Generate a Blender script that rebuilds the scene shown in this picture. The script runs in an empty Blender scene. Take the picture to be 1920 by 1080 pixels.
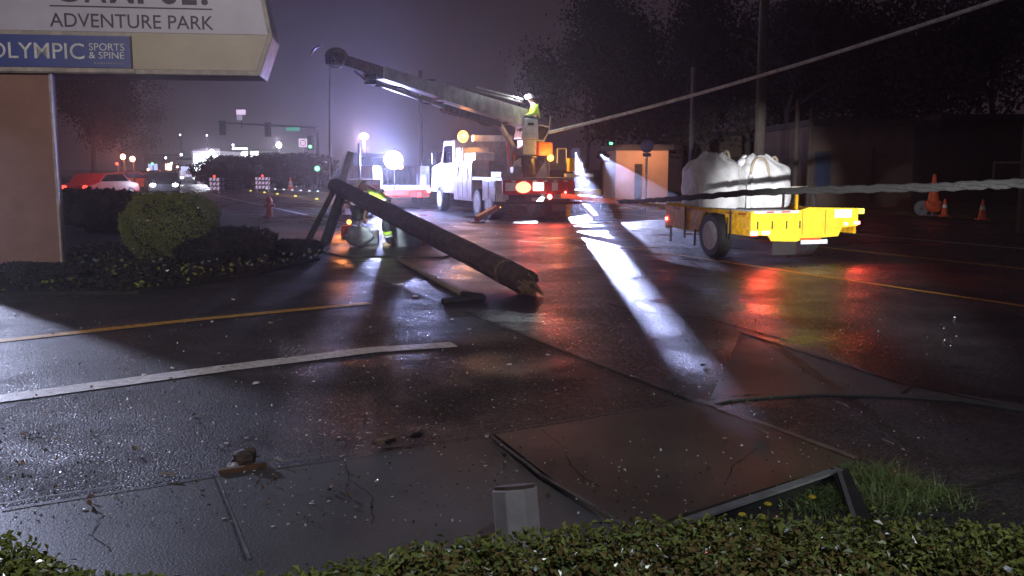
import bpy, bmesh, math, random
import numpy as np
from mathutils import Vector, Matrix, noise as mnoise
random.seed(7); rng = np.random.default_rng(7)
R = math.radians
SC = bpy.context.scene
COL = SC.collection
# ---------------------------------------------------------------- camera, world, light, exposure
H, PITCH, F = 1.7, R(7.5), 1706.0
cam = bpy.data.cameras.new('camera'); cam.sensor_width = 36; cam.lens = 36 * F / 1920
cam.clip_start = .05; cam.clip_end = 2000
camo = bpy.data.objects.new('camera', cam); COL.objects.link(camo)
camo.location = (0, 0, H); camo.rotation_euler = (R(90) - PITCH, 0, 0); SC.camera = camo
w = bpy.data.worlds.new('World'); SC.world = w; w.use_nodes = True
bg = w.node_tree.nodes['Background']; bg.inputs[0].default_value = (.027, .017, .023, 1); bg.inputs[1].default_value = 1.0
SC.view_settings.view_transform = 'Standard'; SC.view_settings.look = 'None'
SC.view_settings.exposure = 0; SC.view_settings.gamma = 1
SC.cycles.use_denoising = True
SC.cycles.max_bounces = 6; SC.cycles.diffuse_bounces = 2; SC.cycles.glossy_bounces = 3; SC.cycles.volume_bounces = 0
SC.cycles.transparent_max_bounces = 6; SC.cycles.transmission_bounces = 3
SC.cycles.sample_clamp_indirect = 4; SC.cycles.caustics_reflective = False; SC.cycles.caustics_refractive = False

def lamp(name, kind, loc, energy, color, radius=.05, aim=None, size=60, blend=.3, parent=None):
    l = bpy.data.lights.new(name, kind); l.energy = energy; l.color = color
    l.shadow_soft_size = radius
    o = bpy.data.objects.new(name, l); COL.objects.link(o); o.location = loc
    if kind == 'SPOT':
        l.spot_size = R(size); l.spot_blend = blend
        o.rotation_euler = (Vector(aim) - Vector(loc)).to_track_quat('-Z', 'Y').to_euler()
    if parent: o.parent = parent
    return o

def ray(px, py):
    u = (px - 960) / F; v = (540 - py) / F
    return Vector((u, math.cos(PITCH) + v * math.sin(PITCH), -math.sin(PITCH) + v * math.cos(PITCH)))
def at(px, py, Y):
    d = ray(px, py); return Vector((0, 0, H)) + d * (Y / d.y)
def gp(px, py, z=0.0):
    d = ray(px, py); return Vector((0, 0, H)) + d * ((z - H) / d.z)

# ---------------------------------------------------------------- materials
def nd(nt, t, **kw):
    n = nt.nodes.new(t)
    for k, v in kw.items(): setattr(n, k, v)
    return n
def mat(name, c, rough=.5, metal=0., var=.25, scale=6., bump=0., bscale=60., c2=None, spec=.5, rvar=0., emis=None, es=0., trans=0.):
    m = bpy.data.materials.new(name); m.use_nodes = True; nt = m.node_tree
    b = nt.nodes['Principled BSDF']
    tc = nd(nt, 'ShaderNodeTexCoord')
    nz = nd(nt, 'ShaderNodeTexNoise'); nz.inputs['Scale'].default_value = scale; nz.inputs['Detail'].default_value = 6
    nz.inputs['Roughness'].default_value = .65
    nt.links.new(tc.outputs['Object'], nz.inputs['Vector'])
    mx = nd(nt, 'ShaderNodeMix', data_type='RGBA')
    ca = [x * (1 - var) for x in c]; cb = [min(1, x * (1 + var)) for x in c] if c2 is None else c2
    mx.inputs[6].default_value = (*ca, 1); mx.inputs[7].default_value = (*cb, 1)
    rp = nd(nt, 'ShaderNodeMapRange'); rp.inputs[1].default_value = .35; rp.inputs[2].default_value = .65
    nt.links.new(nz.outputs[0], rp.inputs[0]); nt.links.new(rp.outputs[0], mx.inputs[0])
    nt.links.new(mx.outputs[2], b.inputs['Base Color'])
    b.inputs['Roughness'].default_value = rough; b.inputs['Metallic'].default_value = metal
    b.inputs['Specular IOR Level'].default_value = spec
    if rvar:
        n2 = nd(nt, 'ShaderNodeTexNoise'); n2.inputs['Scale'].default_value = scale * .35; n2.inputs['Detail'].default_value = 4
        nt.links.new(tc.outputs['Object'], n2.inputs['Vector'])
        r2 = nd(nt, 'ShaderNodeMapRange'); r2.inputs[1].default_value = .35; r2.inputs[2].default_value = .65
        r2.inputs[3].default_value = max(.03, rough - rvar); r2.inputs[4].default_value = min(1, rough + rvar)
        nt.links.new(n2.outputs[0], r2.inputs[0]); nt.links.new(r2.outputs[0], b.inputs['Roughness'])
    if bump:
        n3 = nd(nt, 'ShaderNodeTexNoise'); n3.inputs['Scale'].default_value = bscale; n3.inputs['Detail'].default_value = 3
        nt.links.new(tc.outputs['Object'], n3.inputs['Vector'])
        bp = nd(nt, 'ShaderNodeBump'); bp.inputs['Strength'].default_value = min(1, bump); bp.inputs['Distance'].default_value = .01 * max(1, bump)
        nt.links.new(n3.outputs[0], bp.inputs['Height']); nt.links.new(bp.outputs[0], b.inputs['Normal'])
    if emis:
        b.inputs['Emission Color'].default_value = (*emis, 1); b.inputs['Emission Strength'].default_value = es
        m.cycles.emission_sampling = 'NONE'
    if trans: b.inputs['Transmission Weight'].default_value = trans
    return m
def aggregate(m, scale, lo, hi, dist, rough, spec, rlo):
    """coarse stones in the surface: a tone, a tilt and a wetness of its own for each stone"""
    nt = m.node_tree; b = nt.nodes['Principled BSDF']; tc = nd(nt, 'ShaderNodeTexCoord')
    vo = nd(nt, 'ShaderNodeTexVoronoi'); vo.inputs['Scale'].default_value = scale; nt.links.new(tc.outputs['Object'], vo.inputs['Vector'])
    sp = nd(nt, 'ShaderNodeSeparateColor'); nt.links.new(vo.outputs['Color'], sp.inputs[0])
    mr = nd(nt, 'ShaderNodeMapRange'); mr.inputs[1].default_value = .0; mr.inputs[2].default_value = 1; mr.inputs[3].default_value = lo; mr.inputs[4].default_value = hi
    nt.links.new(sp.outputs[0], mr.inputs[0])
    old = b.inputs['Base Color'].links[0].from_socket
    vm = nd(nt, 'ShaderNodeVectorMath', operation='SCALE'); nt.links.new(old, vm.inputs[0]); nt.links.new(mr.outputs[0], vm.inputs['Scale']); nt.links.new(vm.outputs[0], b.inputs['Base Color'])
    bp = nd(nt, 'ShaderNodeBump'); bp.inputs['Distance'].default_value = dist; bp.inputs['Strength'].default_value = 1
    ad = nd(nt, 'ShaderNodeMath', operation='MULTIPLY_ADD'); nt.links.new(vo.outputs['Distance'], ad.inputs[0]); ad.inputs[1].default_value = -1.2; nt.links.new(sp.outputs[1], ad.inputs[2])
    nt.links.new(ad.outputs[0], bp.inputs['Height']); nt.links.new(bp.outputs[0], b.inputs['Normal'])
    m3 = nd(nt, 'ShaderNodeMapRange'); m3.inputs[1].default_value = .82; m3.inputs[2].default_value = .97; m3.inputs[3].default_value = rough; m3.inputs[4].default_value = rlo
    n5 = nd(nt, 'ShaderNodeTexNoise'); n5.inputs['Scale'].default_value = .55; n5.inputs['Detail'].default_value = 7; n5.inputs['Roughness'].default_value = .6; nt.links.new(tc.outputs['Object'], n5.inputs['Vector'])
    m5 = nd(nt, 'ShaderNodeMapRange'); m5.inputs[1].default_value = .40; m5.inputs[2].default_value = .60; m5.inputs[3].default_value = .62; m5.inputs[4].default_value = 1.25; nt.links.new(n5.outputs[0], m5.inputs[0])
    mu = nd(nt, 'ShaderNodeMath', operation='MULTIPLY'); nt.links.new(m3.outputs[0], mu.inputs[0]); nt.links.new(m5.outputs[0], mu.inputs[1])
    m6 = nd(nt, 'ShaderNodeMapRange'); m6.inputs[1].default_value = .38; m6.inputs[2].default_value = .55; m6.inputs[3].default_value = .25; m6.inputs[4].default_value = 1.0; nt.links.new(n5.outputs[0], m6.inputs[0]); nt.links.new(m6.outputs[0], bp.inputs['Strength'])
    nt.links.new(sp.outputs[2], m3.inputs[0]); nt.links.new(mu.outputs[0], b.inputs['Roughness']); b.inputs['Specular IOR Level'].default_value = spec
def glow(name, c, s):
    m = mat(name, (.05, .05, .05), .4, emis=c, es=s); return m
M = {}
M['asphalt'] = mat('wet asphalt', (.034, .031, .032), .42, var=.35, scale=1.3, bump=2.2, bscale=75, rvar=.10, spec=.45)
M['road'] = mat('wet road asphalt', (.026, .024, .027), .34, var=.35, scale=1.0, bump=.8, bscale=80, rvar=.12, spec=.5)
aggregate(M['asphalt'], 75, .35, 2.1, .006, .62, .42, .33)
aggregate(M['road'], 60, .4, 1.9, .006, .42, .5, .2)
M['concrete'] = mat('damp concrete', (.085, .085, .08), .5, var=.22, scale=1.6, bump=.35, bscale=90, rvar=.12)
M['concrete_brown'] = mat('stained concrete', (.085, .070, .055), .5, var=.3, scale=1.1, bump=.35, bscale=90, rvar=.12)
M['curb'] = mat('curb concrete', (.15, .145, .13), .5, bump=.3, var=.3, scale=5)
M['joint'] = mat('joint grout', (.12, .12, .115), .6, var=.5, scale=9)
M['soil'] = mat('dark soil', (.018, .014, .011), .8, bump=1, bscale=25, var=.5, scale=3)
M['grassbase'] = mat('turf', (.03, .042, .016), .8, bump=1, bscale=40, var=.4, scale=3)
M['whiteline'] = mat('worn white paint', (.42, .42, .42), .5, var=.0, scale=14, c2=(.80, .79, .80), bump=.7, bscale=85)
M['yellowline'] = mat('worn yellow paint', (.50, .27, .04), .5, scale=12, c2=(.75, .42, .07), bump=.6, bscale=85)
M['brown_render'] = mat('brown stucco', (.30, .17, .135), .8, var=.12, scale=2, bump=.4, bscale=60)
M['signwhite'] = mat('sign acrylic', (.50, .49, .60), .4, var=.13, scale=.9)
M['signcream'] = mat('cream panel', (.42, .37, .26), .4, var=.08, scale=2)
M['signblue'] = mat('blue panel', (.035, .07, .30), .4, var=.1, scale=2)
M['signdark'] = mat('dark lettering', (.05, .03, .06), .5)
M['frame'] = mat('painted frame', (.42, .38, .34), .5)
M['white'] = mat('white paint', (.50, .50, .53), .4, var=.35, scale=2.2)
M['yellow'] = mat('yellow paint', (.66, .33, .012), .42, var=.38, scale=9, bump=.1)
M['black'] = mat('black rubber', (.018, .018, .018), .6, bump=.3, bscale=40)
M['darkmetal'] = mat('dark steel', (.06, .058, .06), .45, metal=.6)
M['steel'] = mat('galvanised steel', (.42, .42, .44), .35, metal=.8)
M['alu'] = mat('aluminium checker', (.36, .36, .38), .35, metal=.4, bump=.5, bscale=40)
M['rim'] = mat('wheel rim', (.42, .41, .38), .5, metal=.2)
M['glass'] = mat('dark glass', (.02, .02, .03), .06)
M['red'] = mat('red paint', (.5, .04, .03), .4)
M['redrust'] = mat('red-brown steel', (.30, .07, .04), .5, var=.3, scale=8)
M['bag'] = mat('woven bag fabric', (.68, .66, .65), .65, var=.14, scale=4, bump=2.0, bscale=8)
M['strap'] = mat('bag strap', (.36, .29, .20), .7)
M['pole'] = mat('creosoted wood', (.085, .058, .046), .7, var=.4, scale=5, bump=.8, bscale=30)
M['splinter'] = mat('splintered wood', (.20, .125, .075), .8, var=.5, scale=12, bump=1, bscale=40)
M['palewood'] = mat('pale wood', (.32, .26, .20), .7, var=.3, scale=10)
M['timber'] = mat('greenish timber', (.06, .062, .045), .8, var=.3, scale=6, bump=.5)
M['cable'] = mat('cable jacket', (.018, .016, .015), .9, var=.4, scale=20, bump=.4)
M['rope'] = mat('steel wire', (.85, .83, .75), .5, var=.3, scale=6)
M['leaf'] = mat('hedge leaf', (.15, .18, .04), .2, var=.0, scale=9, c2=(.32, .34, .09), spec=.6)
M['leafbrown'] = mat('brown hedge leaf', (.20, .14, .05), .25, var=.4, scale=8)
M['glint_leaf'] = mat('white leaf as glint', (.75, .78, .85), .12, spec=.9)  # near-white leaves scattered to stand in for wet glints
M['leafyel'] = mat('bush leaf', (.15, .19, .055), .45, var=.3, scale=6)
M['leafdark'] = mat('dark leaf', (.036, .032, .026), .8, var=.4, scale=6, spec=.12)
M['grass'] = mat('grass blade', (.15, .20, .07), .4, var=.3, scale=20)
M['flower'] = mat('yellow petals', (.75, .55, .03), .5)
M['bark'] = mat('bark', (.07, .055, .045), .85, bump=.8, bscale=20)
M['orange'] = mat('orange plastic', (.9, .13, .03), .45)
M['skin'] = mat('skin', (.45, .26, .19), .5)
M['hivis'] = mat('hi-vis fabric', (.48, .75, .06), .6, var=.15)
M['reflect'] = mat('reflective tape', (.7, .72, .72), .3)
M['trouser'] = mat('dark trousers', (.02, .022, .035), .8)
M['jeans'] = mat('work jacket', (.12, .14, .13), .8)
M['tan'] = mat('tan boot', (.28, .2, .12), .7)
M['helmet'] = mat('white helmet', (.7, .7, .7), .3)
M['purple'] = mat('sign back', (.20, .18, .36), .5)
M['wallorange'] = mat('tan stucco', (.45, .30, .18), .85, var=.1, scale=1)
M['wallbrown'] = mat('brown siding', (.11, .072, .055), .85, var=.2, scale=1)
M['roof'] = mat('dark roofing', (.03, .028, .03), .8)
M['plastic'] = mat('grey plastic', (.26, .27, .31), .5)
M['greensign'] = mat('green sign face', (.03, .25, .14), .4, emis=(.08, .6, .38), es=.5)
M['hydrant'] = mat('hydrant paint', (.42, .10, .05), .5)
E = {
 'work': glow('work lamp lens', (.85, .88, 1), 60), 'head': glow('headlight lens', (.9, .95, 1), 25),
 'amber': glow('amber lens', (1, .33, .04), 9), 'red': glow('red lens', (1, .05, .03), 5),
 'redhot': glow('brake lens', (1, .10, .08), 22),
 'green': glow('green lens', (.1, 1, .3), 9), 'shop': glow('lit shopfront', (.85, .92, 1), 9),
 'shopdim': glow('lit fascia', (.55, .6, 1), 1.3), 'street': glow('street lamp lens', (.9, .85, 1), 50),
 'sodium': glow('sodium lens', (1, .35, .2), 22), 'white': glow('marker lens', (.8, .85, 1), 6),
 'plate': glow('plate lamp', (1, .95, .9), 3), 'ybutton': glow('yellow marker glow', (.85, .8, .1), 2.2),  # road markers glow in place of the light they reflect
 'wbutton': glow('white marker glow', (.7, .85, 1), 2.5), 'headlamp': glow('head torch', (.8, .85, 1), 30),
 'warn': glow('warning lens', (1, .2, .1), 6),
}

# ---------------------------------------------------------------- mesh helpers
class MB:
    def __init__(s): s.v = []; s.f = []
    def add(s, v, f):
        k = len(s.v); s.v += [tuple(p) for p in v]; s.f += [tuple(i + k for i in q) for q in f]; return s
    def box(s, a, b, rot=None, ch=.0):
        (x0, y0, z0), (x1, y1, z1) = a, b
        bm = bmesh.new(); bmesh.ops.create_cube(bm, size=1)
        for v in bm.verts: v.co = Vector(((x0 + x1) / 2 + v.co.x * (x1 - x0), (y0 + y1) / 2 + v.co.y * (y1 - y0), (z0 + z1) / 2 + v.co.z * (z1 - z0)))
        if ch: bmesh.ops.bevel(bm, geom=bm.edges[:], offset=ch, segments=2, profile=.6, affect='EDGES')
        bm.verts.index_update()
        V = [v.co.copy() for v in bm.verts]; Fc = [[v.index for v in f.verts] for f in bm.faces]; bm.free()
        if rot: V = [rot @ p for p in V]
        return s.add(V, Fc)
    def tube(s, pts, r, n=10, cap=True):
        pts = [Vector(p) for p in pts]; rr = r if isinstance(r, (list, tuple)) else [r] * len(pts)
        V = []; up = Vector((0, 0, 1)); prev = None
        for i, p in enumerate(pts):
            t = (pts[min(i + 1, len(pts) - 1)] - pts[max(i - 1, 0)]).normalized()
            a = prev if prev is not None else (up if abs(t.z) < .9 else Vector((1, 0, 0)))
            b = t.cross(a).normalized(); a = b.cross(t).normalized(); prev = a
            for k in range(n):
                q = 2 * math.pi * k / n
                V.append(p + (a * math.cos(q) + b * math.sin(q)) * rr[i])
        Fc = []
        for i in range(len(pts) - 1):
            for k in range(n):
                Fc.append((i * n + k, i * n + (k + 1) % n, (i + 1) * n + (k + 1) % n, (i + 1) * n + k))
        if cap: Fc.append(tuple(range(n - 1, -1, -1))); Fc.append(tuple((len(pts) - 1) * n + k for k in range(n)))
        return s.add(V, Fc)
    def lathe(s, prof, n=20, o=(0, 0, 0), axis='z'):
        V = []
        for r, z in prof:
            for k in range(n):
                q = 2 * math.pi * k / n; p = (r * math.cos(q), r * math.sin(q), z)
                if axis == 'x': p = (z, p[0], p[1])
                if axis == 'y': p = (p[0], z, p[1])
                V.append((p[0] + o[0], p[1] + o[1], p[2] + o[2]))
        Fc = []
        for i in range(len(prof) - 1):
            for k in range(n): Fc.append((i * n + k, i * n + (k + 1) % n, (i + 1) * n + (k + 1) % n, (i + 1) * n + k))
        Fc.append(tuple(range(n))); Fc.append(tuple((len(prof) - 1) * n + k for k in range(n)))
        return s.add(V, Fc)
    def prism(s, poly, lo, hi, axis='x'):
        n = len(poly)
        def P(a, b, h): return {'x': (h, a, b), 'y': (a, h, b), 'z': (a, b, h)}[axis]
        V = [P(a, b, lo) for a, b in poly] + [P(a, b, hi) for a, b in poly]
        Fc = [tuple(range(n)), tuple(range(2 * n - 1, n - 1, -1))] + [(i, (i + 1) % n, n + (i + 1) % n, n + i) for i in range(n)]
        return s.add(V, Fc)
    def ball(s, c, r, n=10):
        rx, ry, rz = (r, r, r) if not isinstance(r, (tuple, list)) else r
        prof = [(max(.001, math.sin(math.pi * i / n)), -math.cos(math.pi * i / n)) for i in range(n + 1)]
        k = len(s.v); s.lathe(prof, n + 4)
        s.v[k:] = [(c[0] + x * rx, c[1] + y * ry, c[2] + z * rz) for x, y, z in s.v[k:]]; return s
    def build(s, name, m, parent=None, smooth=False, bevel=0, loc=None):
        me = bpy.data.meshes.new(name); me.from_pydata(s.v, [], s.f)
        bm = bmesh.new(); bm.from_mesh(me); bmesh.ops.recalc_face_normals(bm, faces=bm.faces[:])
        if bevel:
            bmesh.ops.bevel(bm, geom=[e for e in bm.edges if len(e.link_faces) == 2 and e.calc_face_angle(0) > .5], offset=bevel, segments=2, profile=.6, affect='EDGES')
        bm.to_mesh(me); bm.free()
        if smooth:
            me.polygons.foreach_set('use_smooth', [True] * len(me.polygons))
            try: me.set_sharp_from_angle(angle=R(40))
            except Exception: pass
        me.materials.append(m)
        o = bpy.data.objects.new(name, me); COL.objects.link(o)
        if parent: o.parent = parent
        if loc: o.location = loc
        return o
def thing(name, label, cat, loc=(0, 0, 0), rz=0, group=None):
    o = bpy.data.objects.new(name, None); COL.objects.link(o); o.location = loc; o.rotation_euler = (0, 0, rz)
    o.empty_display_size = .2; o['label'] = label; o['category'] = cat
    if group: o['group'] = group
    return o
def tag(o, label, cat, group=None):
    o['label'] = label; o['category'] = cat
    if group: o['group'] = group
    return o
def struct(o): o['kind'] = 'structure'; return o
def dup(root, loc, rz=None, label=None):
    r = root.copy(); COL.objects.link(r); r.location = loc
    if rz is not None: r.rotation_euler = (0, 0, rz)
    if label: r['label'] = label
    for ch in list(root.children):
        c = ch.copy(); COL.objects.link(c); c.parent = r
        for g in list(ch.children):
            d = g.copy(); COL.objects.link(d); d.parent = c
    return r
def sheet(name, pts, z, m, thick=0):
    mb = MB()
    P2 = [(p[0], p[1]) for p in pts]
    if thick: mb.prism(P2, z - thick, z, 'z')
    else: mb.add([(x, y, z) for x, y in P2], [tuple(range(len(P2)))])
    return struct(mb.build(name, m))
def gpoly(px): return [gp(a, b)[:2] for a, b in px]
def strip(name, pts, wd, z, m, rough=0):
    """flat band of width wd along a ground polyline"""
    pts = [Vector((p[0], p[1], 0)) for p in pts]; V = []; Fc = []
    fine = []
    for a, b in zip(pts, pts[1:]):
        n = max(1, int((b - a).length / .12)) if rough else 1
        fine += [a.lerp(b, i / n) for i in range(n)]
    fine.append(pts[-1])
    for i, p in enumerate(fine):
        t = (fine[min(i + 1, len(fine) - 1)] - fine[max(0, i - 1)]).normalized(); nn = Vector((-t.y, t.x, 0))
        e1 = random.uniform(-1, 1) * rough; e2 = random.uniform(-1, 1) * rough
        V += [(*(p + nn * (wd / 2 + e1))[:2], z), (*(p - nn * (wd / 2 + e2))[:2], z)]
    for i in range(len(fine) - 1): Fc.append((2 * i, 2 * i + 1, 2 * i + 3, 2 * i + 2))
    return MB().add(V, Fc).build(name, m)
def leaves(name, P, N, size, mats, parent=None, asp=1.7, jit=.8, pick=None):
    """many leaf quads (two folded tris) at points P facing roughly N"""
    n = len(P); P = np.asarray(P, float); N = np.asarray(N, float) + rng.normal(0, jit, (n, 3))
    N /= np.linalg.norm(N, axis=1)[:, None] + 1e-9
    t = rng.normal(0, 1, (n, 3)); t -= (t * N).sum(1)[:, None] * N; t /= np.linalg.norm(t, axis=1)[:, None] + 1e-9
    b = np.cross(N, t); s = size * rng.uniform(.6, 1.3, (n, 1)); f = N * s * .25
    V = np.empty((n, 4, 3)); V[:, 0] = P - t * s * asp / 2; V[:, 1] = P + b * s / 2 + f; V[:, 2] = P + t * s * asp / 2; V[:, 3] = P - b * s / 2 + f
    Fc = np.arange(n * 4).reshape(n, 4)
    me = bpy.data.meshes.new(name); me.from_pydata(V.reshape(-1, 3).tolist(), [], Fc.tolist())
    for m in mats: me.materials.append(m)
    if len(mats) > 1:
        idx = pick if pick is not None else rng.integers(0, len(mats), n)
        me.polygons.foreach_set('material_index', np.asarray(idx, dtype=np.int32))
    o = bpy.data.objects.new(name, me); COL.objects.link(o)
    if parent: o.parent = parent
    return o
def text(name, s, m, parent, x0, x1, zb, zt, y, bold=0., th=.004):
    """lettering scaled to fill x0..x1, zb..zt, standing in the plane y (local)"""
    c = bpy.data.curves.new(name, 'FONT'); c.body = s; c.extrude = .01; c.offset = bold; c.resolution_u = 4
    o = bpy.data.objects.new('tmp', c); COL.objects.link(o); bpy.context.view_layer.update()
    me = bpy.data.meshes.new_from_object(o.evaluated_get(bpy.context.evaluated_depsgraph_get())); me.name = name
    bpy.data.objects.remove(o)
    co = np.empty(len(me.vertices) * 3); me.vertices.foreach_get('co', co); co = co.reshape(-1, 3)
    mn, mxx = co.min(0), co.max(0)
    new = np.stack([x0 + (co[:, 0] - mn[0]) / (mxx[0] - mn[0]) * (x1 - x0), y - (co[:, 2] - mn[2]) / .02 * th, zb + (co[:, 1] - mn[1]) / (mxx[1] - mn[1]) * (zt - zb)], 1)
    me.vertices.foreach_set('co', new.ravel()); me.materials.clear(); me.materials.append(m)
    o = bpy.data.objects.new(name, me); COL.objects.link(o); o.parent = parent; return o
def skin(name, joints, edges, m, parent, sub=2):
    """one continuous surface grown along a skeleton; joints: {key:(x,y,z,r)}"""
    keys = list(joints); me = bpy.data.meshes.new('sk')
    me.from_pydata([joints[k][:3] for k in keys], [(keys.index(a), keys.index(b)) for a, b in edges], [])
    o = bpy.data.objects.new('sk', me); COL.objects.link(o)
    o.modifiers.new('s', 'SKIN'); sd = o.modifiers.new('u', 'SUBSURF'); sd.levels = sub
    for i, k in enumerate(keys):
        r = joints[k][3]; rr = r if isinstance(r, tuple) else (r, r)
        me.skin_vertices[0].data[i].radius = rr
        me.skin_vertices[0].data[i].use_root = (i == 0)
    bpy.context.view_layer.update()
    m2 = bpy.data.meshes.new_from_object(o.evaluated_get(bpy.context.evaluated_depsgraph_get())); m2.name = name
    bpy.data.objects.remove(o)
    m2.materials.clear(); m2.materials.append(m); m2.polygons.foreach_set('use_smooth', [True] * len(m2.polygons))
    r = bpy.data.objects.new(name, m2); COL.objects.link(r)
    if parent: r.parent = parent
    return r

# ================================================================ SETTING
DIR = Vector((-.415, .91, 0)).normalized(); NRM = Vector((DIR.y, -DIR.x, 0))    # road direction, and to the right across it
C0 = gp(1310, 757)                                                              # a point of the near road edge
def road_pt(along, across): p = Vector((C0.x, C0.y, 0)) + DIR * along + NRM * across; return (p.x, p.y)
sheet('ground', [(-400, -60), (400, -60), (400, 900), (-400, 900)], -.06, M['soil'])
sheet('parking_lot', [(-60, -8), (60, -8), (60, 70), (-60, 70)], 0, M['asphalt'])
sheet('road', [road_pt(-60, 0), road_pt(-60, 23), road_pt(420, 23), road_pt(420, 0)], .004, M['road'])
# far verge beyond the road, raised a kerb's height
sheet('verge', [road_pt(-60, 23), road_pt(-60, 60), road_pt(420, 60), road_pt(420, 23)], .12, M['grassbase'], .14)
# near side bed and verge beside the road, left of the sign
bed = gpoly([(-900, 560), (0, 556), (260, 552), (470, 520), (600, 488), (560, 470), (400, 462)]) + [road_pt(60, -3.2), road_pt(400, -3.2), (-260, 300), (-120, 20)]
sheet('planting_bed', bed, .05, M['soil'], .06)
sheet('pavement', gpoly([(430, 424), (520, 418), (600, 424), (700, 440), (900, 470), (830, 484), (640, 482), (560, 462), (470, 446)]), .03, M['concrete'], .03)
sheet('grass_verge', gpoly([(395, 400), (410, 396), (505, 422), (480, 432), (400, 440), (380, 430)]), .075, M['grassbase'], .02)
# sidewalk slabs in the foreground
sheet('sidewalk', gpoly([(-400, 1030), (-100, 975), (0, 960), (400, 897), (918, 826), (1010, 905), (1250, 1060), (1300, 1200), (-700, 1300)]), .018, M['concrete'], .05)
sheet('sidewalk_slab', gpoly([(928, 823), (1308, 760), (1600, 872), (1560, 885), (1250, 985), (1240, 1100), (1120, 975)]), .030, M['concrete_brown'], .05)
struct(strip('slab_joint', gpoly([(405, 897), (432, 962), (468, 1056)]), .014, .0225, M['joint'], .003))
struct(strip('slab_joint', gpoly([(398, 897), (425, 962), (458, 1056)]), .008, .0225, M['soil'], .002))
struct(strip('slab_joint', gpoly([(921, 827), (1010, 898), (1125, 968), (1235, 1040)]), .022, .035, M['joint'], .004))
struct(strip('pavement_edge', gpoly([(1308, 758), (1455, 812), (1606, 870)]), .045, .037, M['curb'], .004))
struct(strip('pavement_edge', gpoly([(0, 957), (400, 893), (924, 821), (1308, 757)]), .022, .036, M['joint'], .004))
struct(strip('gutter_edge', gpoly([(1308, 755), (1110, 680), (985, 630), (885, 590)]), .018, .0085, M['joint'], .006))
# rounded gutter lip sweeping to the right
lip = gpoly([(1318, 762), (1360, 752), (1450, 744), (1550, 740), (1700, 745), (1800, 752), (1930, 772), (2300, 850)])
lp = MB()
LP = []
for (x, y) in lip: LP.append(Vector((x, y, 0)))
fine = []
for i in range(len(LP) - 1):
    for k in range(8): fine.append(LP[i].lerp(LP[i + 1], k / 8))
for i in range(len(fine) - 1):
    a, b = fine[i], fine[i + 1]; t = (b - a).normalized(); n = Vector((-t.y, t.x, 0)) * .035
    up = Vector((0, 0, .016))
    lp.add([a - n, b - n, b + n, a + n, a - n + up, b - n + up, b + n + up, a + n + up], [(4, 5, 6, 7), (0, 1, 5, 4), (2, 3, 7, 6)])
struct(lp.build('gutter_lip', M['concrete']))
sheet('apron', gpoly([(1330, 766), (1450, 749), (1550, 746), (1700, 751), (1930, 778), (2300, 860), (2300, 1300), (1300, 1300), (1310, 1000), (1600, 872)]), .010, M['asphalt'])
sheet('gutter_pan', gpoly([(1390, 625), (1560, 672), (1700, 725), (1930, 762), (1930, 768), (1800, 748), (1700, 741), (1550, 736), (1400, 742), (1330, 752)]), .0085, M['concrete'])
struct(strip('gutter_crack', gpoly([(1388, 626), (1560, 680), (1690, 722), (1930, 772)]), .03, .0125, M['soil'], .008))
struct(strip('gutter_crack', gpoly([(1722, 716), (1706, 730), (1690, 744)]), .03, .013, M['soil'], .004))
struct(strip('road_crack', gpoly([(1140, 570), (1180, 583), (1240, 590), (1330, 600), (1480, 640)]), .03, .0085, M['soil'], .012))
struct(strip('road_crack', gpoly([(1185, 600), (1280, 610), (1300, 618)]), .02, .0085, M['soil'], .01))
struct(strip('edge_crack', gpoly([(1800, 925), (1870, 905), (1950, 888)]), .05, .015, M['soil'], .01))
for pts_ in ([(1010, 812), (1060, 850), (1075, 890), (1130, 930)], [(1420, 850), (1380, 880), (1350, 930)], [(150, 935), (190, 970), (175, 1010), (215, 1050)], [(640, 862), (655, 905), (700, 940), (695, 1000)]):
    P_ = gpoly(pts_); Q_ = []
    for a, b in zip(P_, P_[1:]):
        for k in range(6): Q_.append((a[0] + (b[0] - a[0]) * k / 6 + random.uniform(-.012, .012), a[1] + (b[1] - a[1]) * k / 6 + random.uniform(-.012, .012)))
    struct(strip('slab_crack', Q_, .006, .0325 if pts_[0][0] > 900 else .0205, M['soil'], .002))
# painted lines
def line(px, wd, m, z=.008): return struct(strip('lane_marking', gpoly(px), wd, z, m, .004))
a, b = gp(-200, 666), gp(692, 569)
line([(-200, 666), (0, 640), (350, 602), (692, 569)], .19, M['yellowline'])
line([(-200, 780), (0, 749), (420, 692), (700, 657), (852, 647)], .26, M['whiteline'])
def rl(across, s0, s1, wd, m):
    o = strip('lane_marking', [road_pt(s0, across), road_pt(s1, across)], wd, .0085, m, 0); return struct(o)
g2 = gp(1920, 575); d2 = (Vector((g2.x, g2.y, 0)) - Vector((C0.x, C0.y, 0))).dot(NRM)
g1 = gp(1920, 505); d1 = (Vector((g1.x, g1.y, 0)) - Vector((C0.x, C0.y, 0))).dot(NRM)
rl(d2, -10, 200, .11, M['yellowline']); rl(d1, -10, 200, .11, M['yellowline'])
rl(d1 + 3.6, -10, 200, .1, M['whiteline']); rl(d2 - 3.4, 12, 200, .1, M['whiteline'])
for q in range(8): rl((d1 + d2) / 2 - 1.1, 40 + 10 * q, 44 + 10 * q, .1, M['yellowline'])

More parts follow.
